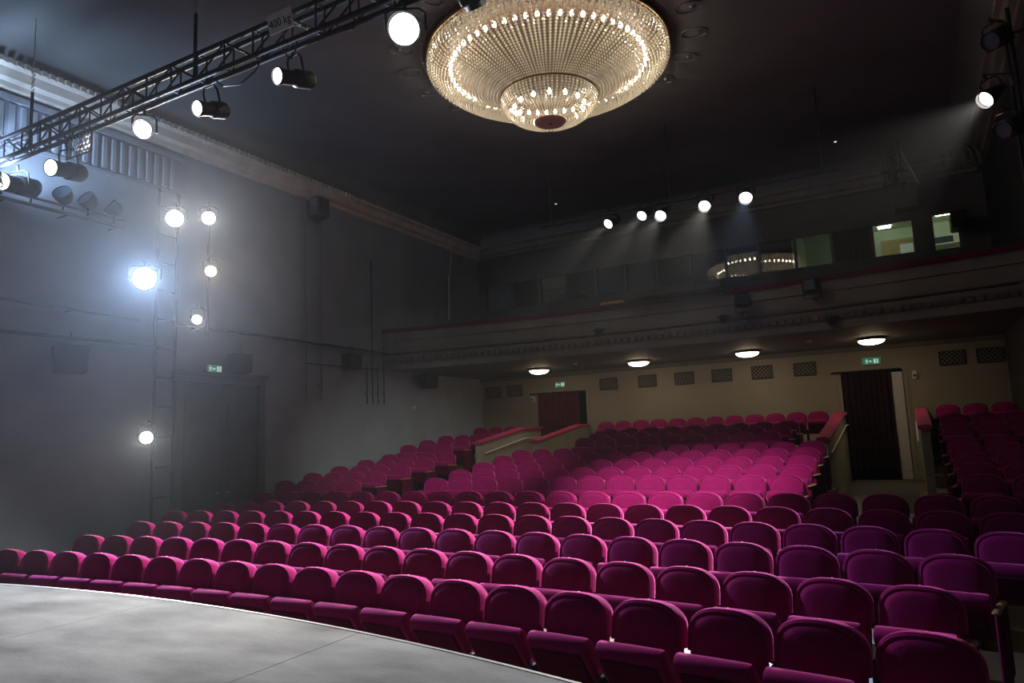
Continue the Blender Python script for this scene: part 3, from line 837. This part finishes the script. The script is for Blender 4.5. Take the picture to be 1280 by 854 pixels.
MB().tube([(0, 0, 0), (0, 0, 2.75)], .026, 10).build('pole', 'pipe_dark', pl, True)
for z in (.2, 2.5): MB().tube([(0, 0, z), (-.30, 0, z)], .018, 8).build('wall_bracket', 'pipe_dark', pl, True)
spotlight((-12.0, 9.38, 6.60), (-2.0, 1.0, 2.4), 'white lamp at the top of the pole above the door', TW, kind='par', r=.13, L=.34, watts=W_BOOM, angle=50, name='side_lamp', arm=(-12.3, 9.62, 6.85))
spotlight((-12.0, 9.45, 5.52), (-2.0, 1.0, 2.0), 'amber lamp in the middle of the pole above the door', TW, kind='par', r=.11, L=.32, lens='lens_amber', watts=W_BOOM*.8, angle=50, name='side_lamp', arm=(-12.3, 9.62, 5.75))
spotlight((-12.0, 9.15, 4.50), (-2.0, 1.0, 1.9), 'small white lamp at the foot of the pole above the door', TW, kind='par', r=.09, L=.3, watts=W_BOOM*.6, angle=50, name='side_lamp', arm=(-12.3, 9.62, 4.75))
# floods on a boom pipe left of the tower
bp_ = thing('boom_pipe', 'double grey boom pipe with floodlights along the left wall', 'pipe', (-12.2, 5.0, 6.06))
MB().tube([(0, -1.8, 0), (0, 2.75, -.02)], .03, 10).build('pipe', 'pipe_grey', bp_, True)
MB().tube([(.05, -1.8, .11), (.05, 2.75, .09)], .022, 10).build('pipe', 'pipe_grey', bp_, True)
for y in (-1.2, -.2, .8, 1.8, 2.7): MB().tube([(0, y, 0), (-.40, y, 0)], .016, 8).build('wall_bracket', 'pipe_dark', bp_, True)
for i, (y, z) in enumerate(((6.15, 6.30), (6.66, 6.33), (7.08, 6.35), (7.54, 6.33))):
    t = thing('floodlight', 'unlit blue glass floodlight on the left wall boom, %s along from the stage' % ORD[i], 'floodlight', (-12.2, y, z-.20), 0, 'floodlights on the boom')
    M_ = Matrix.Translation((0, 0, .22)) @ Matrix.Rotation(math.radians(55-22*i), 4, 'Z') @ Matrix.Rotation(math.radians(60), 4, 'X')
    MB().lathe([(.03, -.16), (.09, -.13), (.14, -.04), (.155, .06), (.15, .08)], 20, M=M_, cap=False).build('reflector', 'black_metal', t, True)
    MB().lathe([(0, .07), (.12, .065), (.15, .06)], 20, M=M_, cap=False).build('glass', 'gel_blue', t, True)
    MB().tube([(0, 0, -.05), (0, 0, .12)], .015, 8).build('stem', 'pipe_dark', t, True)
spotlight((-12.02, 5.50, 6.34), (-12.35, 7.6, 8.6), 'glowing floodlight turned up to the cornice at the left frame edge', None, kind='box', r=.13, L=.2, lens='lens_cool', watts=W_FLOOD, angle=150, blend=1.0, hang=-1, hanger=.2, name='up_floodlight', arm=(-12.15, 5.5, 6.15))
# pipes on the left wall
def pipe(label, pts, r, m, br=(), group=None):
    t = thing('wall_pipe', label, 'pipe', pts[0], 0, group); p0 = Vector(pts[0])
    MB().tube([Vector(p)-p0 for p in pts], r, 8).build('pipe', m, t, True)
    for q in br:
        q = Vector(q)-p0; MB().tube([q, q+Vector((-.3, 0, 0))], r*.6, 6).build('wall_bracket', m, t, True)
pipe('grey rail pipe running along the left wall above the speakers', [(-12.35, 2, 4.55), (-12.35, 8.2, 4.42)], .028, 'pipe_grey', [(-12.35, y, 4.55-.021*(y-2)) for y in (3, 5, 7)])
pipe('long dark cable pipe along the left wall at speaker height', [(-12.45, 2, 3.97), (-12.45, 8.6, 3.97)], .03, 'pipe_dark', [(-12.45, y, 3.97) for y in (3, 5, 7)])
pipe('dark cable pipe on the left wall from the door to the balcony', [(-12.5, 9.0, 4.46), (-12.5, 15.9, 4.40)], .03, 'pipe_dark', [(-12.5, y, 4.43) for y in (9.5, 12, 15)])
for y, lab in ((12.54, 'left one of two tall thin pipes on the left wall'), (13.05, 'right one of two tall thin pipes on the left wall')):
    pipe(lab, [(-12.5, y, 7.9), (-12.5, y, 3.06)], .018, 'pipe_grey', [(-12.5, y, 7.5), (-12.5, y, 3.4)])
for i, (y, z0, z1) in enumerate(((14.75, 3.0, 4.0), (14.98, 3.0, 6.9), (15.2, 3.0, 4.0), (15.45, 3.0, 4.6))):
    pipe('%s of four thin upright pipes near the balcony end' % ORD[i], [(-12.52, y, z1), (-12.52, y, z0)], .015, 'pipe_dark', [(-12.52, y, z0+.3)], 'upright pipes by the balcony')
pipe('thin short pipe joining the upright pipes on the left wall', [(-12.5, 12.5, 3.92), (-12.5, 15.2, 3.94)], .014, 'pipe_dark', [(-12.5, 13.5, 3.93)])
# moving head box under the cornice
mh = thing('lamp_box', 'grey square lamp box with a shiny front below the left cornice', 'lamp box', (-12.35, 12.85, 7.55))
MB().bbox(-.12, .16, -.22, .22, 0, .50, .03).build('housing', 'pipe_grey', mh)
MB().bbox(-.08, .12, -.225, -.215, .22, .44, .004).build('reflector', 'steel', mh)
MB().box(-.2, -.1, -.05, .05, .2, .3).build('wall_bracket', 'black_metal', mh)
# loudspeakers
def speaker(loc, label, w, h, dpt, rotz, group='speakers on the left wall'):
    t = thing('loudspeaker', label, 'loudspeaker', loc, rotz, group)
    pts = [(-w/2, h), (w/2, h), (w*.44, 0), (-w*.44, 0)]
    M_ = Matrix.Translation((0, -dpt/2, 0))
    MB().poly(pts, dpt, M=M_).build('cabinet', 'speaker_black', t)
    MB().poly([(x*.9, .03+z*.88) for x, z in pts], .012, M=Matrix.Translation((0, -dpt/2-.012, .015))).build('grille', 'speaker_black', t)
    MB().tube([(0, 0, h), (0, 0, h+.22)], .012, 6).build('stem', 'black_metal', t, True)
    MB().tube([(0, dpt/2-.02, h*.6), (0, (loc[0]-XL-.005)/math.cos(.35), h*.6)], .02, 6).build('wall_bracket', 'black_metal', t, True)
    return t
speaker((-12.25, 6.91, 3.34), 'black loudspeaker hanging on the left wall nearest the stage', .52, .46, .30, PI/2-.35)
speaker((-12.3, 10.46, 3.55), 'dim loudspeaker above the left wall door beside the exit sign', .44, .40, .28, PI/2-.35)
speaker((-12.3, 13.93, 3.84), 'dark loudspeaker on the left wall between the thin pipes', .44, .40, .28, PI/2-.35)
speaker((-12.3, 17.27, 3.50), 'black loudspeaker on the left wall under the balcony end', .44, .42, .28, PI/2-.35)
# small round wall lamp and hanging cord
t = thing('wall_sensor', 'tiny round fitting on the left wall under the balcony', 'wall fitting', (-12.62, 16.9, 2.95))
MB().lathe([(0, 0), (.05, 0), (.055, .03), (.03, .06), (0, .065)], 14, cap=False, M=Matrix.Rotation(PI/2, 4, 'Y')).build('cover', 'plastic_white', t, True)
t = thing('rope', 'pale rope with a stick hanging at the left end of the gallery', 'rope', (-12.1, 18.1, 5.6))
MB().tube([(-.3, .72, 2.52), (0, .1, 1.45), (0, .05, 1.4)], .018, 6).build('cord', 'plastic_white', t, True)
MB().tube([(0, .05, 1.4), (0, 0, .02)], .03, 8).build('stick', 'plastic_white', t, True)

# ------------------------------------------------------------------ exit signs
def exit_sign(loc, rotz, label, w=.36, h=.17):
    t = thing('exit_sign', label, 'exit sign', loc, rotz, 'exit signs')
    MB().bbox(-w/2, w/2, .002, .05, 0, h, .004).build('box', 'plastic_white', t)
    MB().box(-w/2+.012, w/2-.012, -.001, .002, .012, h-.012).build('face', 'sign_green', t)
    g = MB()
    # door, arrow, running figure
    g.poly([(.05, .03), (.10, .03), (.10, .145), (.05, .145)], .002); g.poly([(.12, .03), (.155, .03), (.155, .145), (.12, .145)], .002)
    g.poly([(-.06, .085), (-.02, .05), (-.02, .075), (.02, .075), (.02, .095), (-.02, .095), (-.02, .12)], .002)
    g.lathe([(0, 0), (.013, 0), (.013, .002), (0, .002)], 10, cap=False, M=Matrix.Translation((-.105, 0, .135)) @ Matrix.Rotation(-PI/2, 4, 'X'))
    g.poly([(-.125, .065), (-.095, .065), (-.09, .12), (-.118, .12)], .002)
    g.poly([(-.155, .10), (-.15, .088), (-.118, .105), (-.118, .118)], .002); g.poly([(-.093, .118), (-.093, .105), (-.065, .09), (-.062, .102)], .002)
    g.poly([(-.15, .03), (-.138, .026), (-.112, .066), (-.124, .07)], .002); g.poly([(-.108, .068), (-.096, .066), (-.075, .032), (-.087, .026)], .002)
    o = g.build('pictogram', 'sign_white', t); o.location = (0, -.0035, 0)
exit_sign((-12.55, 10.02, 3.55), PI/2, 'small exit sign on the left wall above the double door')
exit_sign((-9.7, YB-.06, 3.49), 0, 'pale exit sign above the left curtained doorway')
exit_sign((-.82, YB-.06, 3.46), 0, 'green exit sign above the right curtained doorway', .44, .19)
for (x, z, lab) in ((-10.7, 3.08, 'small white switch box left of the left doorway'), (.12, 3.03, 'small white switch box right of the right doorway')):
    t = thing('switch_box', lab, 'switch box', (x, YB, z))
    MB().bbox(-.06, .06, -.06, 0, 0, .2, .012).build('case', 'plastic_white', t); MB().bbox(-.03, .03, -.075, -.06, .05, .11, .004).build('switch', 'black_metal', t)

# ------------------------------------------------------------------ vent grilles
for i, x in enumerate((-12.18, -11.36, -8.08, -6.84, -5.73, -4.65, -3.55, -2.44, .96, 1.75)):
    t = thing('vent_grille', 'black lattice vent on the back wall, %s from the left' % ORD[i], 'vent', (x, YB, 3.30), 0, 'vents on the back wall')
    w, h = .56, .36
    MB().box(-w/2, w/2, -.006, 0, 0, h).build('backing', 'vent_dark', t)
    MB().box(-w/2, w/2, -.03, -.006, 0, .022).box(-w/2, w/2, -.03, -.006, h-.022, h).box(-w/2, -w/2+.022, -.03, -.006, .022, h-.022).box(w/2-.022, w/2, -.03, -.006, .022, h-.022).build('frame', 'vent_dark', t)
    b = MB(); st = .105
    c = -h
    while c < w:
        for sg_ in (1, -1):
            # segment of a diagonal clipped to the opening
            za, zb_ = .02, h-.02
            xa, xb_ = -w/2+c+za, -w/2+c+zb_
            if xa < -w/2: za += (-w/2-xa); xa = -w/2
            if xb_ > w/2: zb_ -= (xb_-w/2); xb_ = w/2
            if zb_-za > .02:
                b.tube([(sg_*xa, -.014, za), (sg_*xb_, -.014, zb_)], .0085, 4)
        c += st
    b.build('lattice', 'wall_back', t)

# ------------------------------------------------------------------ dome lamps under the balcony
for i, (x, y) in enumerate(((-9.48, 18.83), (-6.52, 19.09), (-3.6, 19.13), (-.70, 18.74))):
    t = thing('dome_lamp', 'glowing warm dome lamp under the balcony, %s from the left' % ORD[i], 'ceiling lamp', (x, y, 3.95), 0, 'dome lamps under the balcony')
    MB().lathe([(.0, 0), (.20, 0), (.30, -.035), (.315, -.05), (.30, -.065), (.285, -.06), (.0, -.04)], 32, cap=False).build('rim', 'brass', t, True)
    MB().lathe([(.285, -.062), (.27, -.095), (.22, -.13), (.13, -.155), (0, -.165)], 32, cap=False).build('glass_bowl', 'dome_glass', t, True)
for x, y, lab in ((-2.0, 18.1, 'small round detector under the balcony near the right lamps'), (-8.07, 18.23, 'small round detector under the balcony near the left lamps')):
    t = thing('smoke_detector', lab, 'smoke detector', (x, y, 3.95))
    MB().lathe([(0, -.05), (.05, -.045), (.07, -.02), (.075, 0)], 16, cap=False).build('cover', 'plastic_white', t, True)
for x, y, lab in ((-1.0, 18.41, 'tiny ceiling light above the lit booth windows'), (-8.57, 18.62, 'tiny ceiling light above the dark gallery windows')):
    t = thing('ceiling_spot', lab, 'ceiling light', (x, y, ZCEIL))
    MB().lathe([(.05, 0), (.05, -.02), (.035, -.03)], 14, cap=False).build('ring', 'steel', t, True)
    MB().lathe([(0, -.022), (.034, -.022)], 12, cap=False).build('lens', 'led', t)

# ------------------------------------------------------------------ rear rig: bar with lamps in front of the gallery
rb = thing('lighting_bar', 'black lighting bar with lamps below the ceiling before the gallery', 'lighting bar', (-4.2, 15.1, 6.95))
MB().tube([(-3.2, 0, 0), (3.4, 0, 0)], .026, 10).build('bar', 'black_metal', rb, True)
for x in (-2.9, 0, 3.1): MB().tube([(x, 0, 0), (x, 0, ZCEIL-6.95-.01)], .012, 8).build('drop_rod', 'black_metal', rb, True)
RG = 'lamps on the rear lighting bar'
spotlight((-5.63, 15.0, 6.69), (-8.6, 6.6, .5), 'weakest lamp at the left end of the rear lighting bar', RG, r=.11, L=.42, watts=W_REAR, angle=26, blend=.6)
spotlight((-4.83, 15.0, 6.73), (-6.6, 6.6, .5), 'white lamp second from the left on the rear lighting bar', RG, r=.11, L=.42, watts=W_REAR, angle=26, blend=.6)
spotlight((-4.40, 15.0, 6.66), (-4.8, 6.4, .5), 'white lamp in the middle of the rear lighting bar', RG, kind='par', r=.12, L=.4, watts=W_REAR, angle=26, blend=.6)
spotlight((-3.44, 15.0, 6.69), (-3.0, 6.4, .5), 'starkly bright white lamp on the rear lighting bar', RG, kind='par', r=.12, L=.4, watts=W_REAR*1.2, angle=26, blend=.6)
spotlight((-2.59, 15.0, 6.70), (-2.2, 7.0, .5), 'cool white lamp at the right end of the rear lighting bar', RG, kind='par', r=.13, L=.4, lens='lens_cool', watts=W_REAR*.6, angle=26, blend=.6)
# right wall rig
rr_ = thing('side_rig', 'black upright rig of lamps against the dark right wall', 'lighting rig', (1.78, 12.2, 4.9))
for dy in (0, .5): MB().tube([(0, dy, 0), (0, dy, 3.0)], .03, 10).build('pole', 'black_metal', rr_, True)
for z in (.4, 1.2, 2.0, 2.7): MB().tube([(0, 0, z), (0, .5, z)], .02, 8).build('rung', 'black_metal', rr_, True)
for z in (.4, 2.7): MB().tube([(0, .2, z), (.295, .2, z)], .02, 8).build('wall_bracket', 'black_metal', rr_, True)
RW = 'lamps of the right wall rig'
spotlight((1.40, 12.25, 6.63), (-5.2, 6.6, .7), 'glowing white lamp on the dark right wall rig', RW, kind='par', r=.12, L=.38, watts=W_RIGHT, angle=46, blend=.7, name='side_lamp', arm=(1.78, 12.2, 6.9))
for z, lab in ((7.35, 'unlit lamp at the top of the right wall rig'), (6.0, 'unlit lamp below the glowing one on the right wall rig')):
    t = spotlight((1.5, 11.95, z), (-6, 2, 1), lab, RW, kind='box', r=.12, L=.36, lens='gel_blue', watts=0, name='side_lamp', arm=(1.78, 12.2, z+.3))
# objects on and before the gallery
for i, (x, y, z, lab) in enumerate(((-3.0, 15.95, 4.72, 'black box floodlight hung on the balcony rail left of the other'), (-1.6, 15.95, 4.85, 'black box floodlight hung on the balcony rail at the right'))):
    t = thing('rail_floodlight', lab, 'floodlight', (x, y, z-.16), (.35, -.2)[i], 'floodlights on the balcony rail')
    MB().bbox(-.15, .15, -.14, .12, .02, .32, .03).build('housing', 'black_metal', t)
    MB().bbox(-.11, .11, -.15, -.135, .07, .27, .004).build('glass', 'gel_blue', t)
    MB().tube([(-.17, 0, .16), (-.17, 0, -.10), (.17, 0, -.10), (.17, 0, .16)], .012, 6).build('yoke', 'black_metal', t, True)
    MB().tube([(0, 0, -.10), (0, byY(x)-y, -.10)], .015, 6).build('rail_arm', 'black_metal', t, True)
for x, z, lab in ((-1.28, 4.03, 'small black lamp under the balcony front at the right'), (-6.5, 4.36, 'black bracket lamp on the middle of the balcony front'), (-3.5, 4.34, 'black cable bracket on the balcony front right of the middle')):
    y = byY(x)-.16
    t = thing('balcony_lamp', lab, 'lamp', (x, y, z))
    MB().lathe([(.04, 0), (.075, .02), (.08, .12), (.05, .19), (.02, .21)], 14, M=Matrix.Rotation(math.radians(50), 4, 'X')).build('housing', 'black_metal', t, True)
    MB().box(-.16, .16, .02, .05, .12, .15).box(-.02, .02, .02, .16, .12, .15).build('wall_bracket', 'black_metal', t)
pb = thing('balcony_pipe', 'thin black lighting pipe along the balcony front', 'pipe', (-5.3, 16.0, 4.34))
n = 40; MB().tube([(XL+.2+(XR-XL-.4)*i/n+5.3, byY(XL+.2+(XR-XL-.4)*i/n)-16.22, 0) for i in range(n+1)], .02, 8).build('pipe', 'black_metal', pb, True)
for x in (-11, -9, -7, -5, -3, -1, 1): MB().tube([(x+5.3, byY(x)-16.22, 0), (x+5.3, byY(x)-16.0, 0)], .012, 6).build('pipe_clamp', 'black_metal', pb, True)
sc = thing('equipment_case', 'long dark flat case lying along the balcony rail', 'case', (-4.6, 16.18, 5.08))
MB().bbox(-1.15, 1.15, -.20, .25, 0, .16, .02).build('case_body', 'speaker_black', sc)
MB().tube([(.2, -.05, .16), (.2, -.05, .30), (1.0, -.05, .30), (1.0, -.05, .16)], .015, 6).build('case_handle', 'black_metal', sc, True)
t = thing('pale_batten', 'short pale wooden batten resting on the balcony rail', 'batten', (-6.1, 16.25, 5.08)); MB().bbox(-.30, .30, -.05, .05, 0, .07, .01).build('batten', 'booth_wood', t)
wb = thing('roller_blind', 'pale blind pulled down behind the third gallery window', 'blind', (-9.83, YB+.14, WZ0+.05))
MB().box(-.42, .42, 0, .006, 0, .42).box(-.42, .42, 0, .006, .44, .84).build('blind_cloth', 'blind_white', wb)
MB().tube([(-.44, 0, .43), (.44, 0, .43)], .012, 8).build('blind_bar', 'seat_black', wb, True)
# box and ladder stand over the booth
bx_ = thing('speaker_box', 'plain dark box mounted over the right lit booth window', 'box', (.36, YB-.25, 7.34))
MB().bbox(-.27, .27, -.2, .25, 0, .58, .01).build('case', 'wall_gallery', bx_); MB().box(-.24, .24, -.21, -.2, .03, .55).build('front_panel', 'wall_gallery', bx_)
ls = thing('lamp_cluster', 'black cluster of lamp brackets hanging above the booth box', 'lamp cluster', (.1, 19.3, 7.5))
for x in (-.15, .22): MB().tube([(x, 0, 0), (x, 0, ZCEIL-7.5-.01)], .014, 6).build('hanger', 'black_metal', ls, True)
for z in (.15, .5): MB().box(-.22, .28, -.12, .12, z, z+.03).build('shelf', 'black_metal', ls)
for z in (.22, .57, .85):
    MB().lathe([(.10, 0), (.12, .03), (.10, .2), (.05, .26)], 14, M=Matrix.Translation((.03, -.05, z)) @ Matrix.Rotation(math.radians(25), 4, 'X')).build('lamp_head', 'black_metal', ls, True)
MB().tube([(.25, 0, 1.0), (.55, 0, .1)], .016, 6).build('strut', 'steel', ls, True)
for i in range(4):
    x = 1.25+.13*i
    t = thing('cable_hose', 'pale grey hose bent over below the right end of the cornice, %s from the left' % ORD[i], 'hose', (x, 19.3, 7.9), 0, 'hoses at the right end of the cornice')
    MB().tube([(0, 0, 0), (-.04, 0, .3), (-.02, -.08, .42), (.10, -.16, .40), (.22, -.2, .2), (.28, -.2, -.15)], .03, 8).build('hose', 'hose', t, True)
    MB().torus(.034, .008, 0, 12, 5, M=Matrix.Translation((-.03, 0, .25))).build('collar', 'black_metal', t, True)
fs_ = thing('follow_spot', 'black follow spot on a stand before the open booth doorway', 'follow spot', (1.42, YB-.35, 5.08))
for a in (0, 2.1, 4.2): MB().tube([(0, 0, .9), (.22*math.cos(a), .22*math.sin(a), .0)], .012, 6).build('leg', 'steel', fs_, True)
MB().tube([(0, 0, .7), (0, 0, 1.5)], .02, 8).build('post', 'black_metal', fs_, True)
MB().bbox(-.17, .17, -.42, .35, 1.5, 1.9, .03).build('housing', 'black_metal', fs_)
MB().lathe([(.14, 0), (.15, -.08)], 16, M=Matrix.Translation((0, -.42, 1.7)) @ Matrix.Rotation(-PI/2, 4, 'X')).build('snout', 'black_metal', fs_, True)
# control booth contents
tl_ = thing('tube_light', 'glowing fluorescent tube on the booth ceiling', 'tube light', (-.20, YB+1.75, 7.44))
MB().box(-.20, .20, -.07, .07, .03, .10).build('casing', 'plastic_white', tl_); MB().tube([(-.16, 0, 0), (.16, 0, 0)], .035, 10).build('tube', 'tube', tl_, True)
tl2 = thing('tube_light', 'glowing tube on the booth ceiling by the open doorway', 'tube light', (1.3, YB+1.3, 7.44))
MB().box(-.30, .30, -.07, .07, .03, .10).build('casing', 'plastic_white', tl2); MB().tube([(-.26, 0, 0), (.26, 0, 0)], .035, 10).build('tube', 'tube', tl2, True)
bd_ = thing('booth_door', 'ochre framed inner door seen through the right booth window', 'door', (.15, YB+2.58, 5.2))
MB().box(-.5, -.4, -.06, 0, 0, 2.02).box(.4, .5, -.06, 0, 0, 2.02).box(-.4, .4, -.06, 0, 1.94, 2.02).build('door_frame', 'booth_wood', bd_)
MB().box(-.4, .4, -.03, 0, 0, 1.94).build('door_leaf', 'booth_wood', bd_)
MB().box(-.02, .32, -.045, -.03, 1.35, 1.85).build('notice', 'white_paper', bd_); 
dk = thing('control_desk', 'control desk with dark equipment inside the left lit booth window', 'desk', (-1.6, YB+.75, 5.2))
MB().box(-.75, .95, -.3, .3, .86, .92).build('desk_top', 'plastic_white', dk)
for x in (-.7, .9): MB().box(x-.03, x+.03, -.25, .25, 0, .86).build('leg', 'seat_metal', dk)
MB().bbox(-.55, .15, -.2, .2, .92, 1.10, .02).build('mixer', 'speaker_black', dk); MB().bbox(.3, .8, .05, .12, 1.0, 1.32, .01).build('monitor', 'speaker_black', dk)
MB().tube([(.55, .1, .92), (.55, .1, 1.05)], .03, 8).build('monitor_stand', 'black_metal', dk, True)
dc = thing('window_drape', 'added dark brown drape behind the middle lit booth window', 'drape', (-.98, YB+.32, 5.2))  # added sheet keeps this pane dark so reflections show on it
for i in range(7): MB().bbox(-.50+.14*i, -.34+.14*i, -.03+.02*(i % 2), .03+.02*(i % 2), 0, 2.33, .012).build('sheet_fold', 'dish_brown', dc)
sh = thing('wall_shelf', 'pale shelf with a dark box on the booth rear wall', 'shelf', (1.2, YB+2.6, 6.85))
MB().box(-.4, .4, -.25, 0, 0, .03).build('board', 'plastic_white', sh); MB().bbox(-.3, .25, -.22, -.03, .03, .22, .01).build('box', 'speaker_black', sh)
# ------------------------------------------------------------------ haze in the lamp beams, plus an added glow volume at left
for bx, dens, col, lab in (((XL+.01, XR-.01, -3.0, YB-.01, -.05, ZCEIL-.01), HAZE, (.94, .96, 1), 'thin stage haze hanging in the whole hall'),
                           ((XL+.012, -7.6, -2.5, 15.5, -.04, ZCEIL-.012), GLOW_LEFT, (.80, .88, 1), 'added denser bluish haze giving the glow around the left wall lamps')):
    hz = MB().box(*bx).build('haze', None)
    tag(hz, lab, 'haze', kind='stuff')
    ma = bpy.data.materials.new('haze'); ma.use_nodes = True
    nt = ma.node_tree; nt.nodes.clear()
    o_ = nt.nodes.new('ShaderNodeOutputMaterial'); vs_ = nt.nodes.new('ShaderNodeVolumeScatter')
    vs_.inputs['Density'].default_value = dens; vs_.inputs['Anisotropy'].default_value = 0.45
    vs_.inputs['Color'].default_value = (*col, 1)
    nt.links.new(vs_.outputs[0], o_.inputs['Volume'])
    hz.data.materials.append(ma)
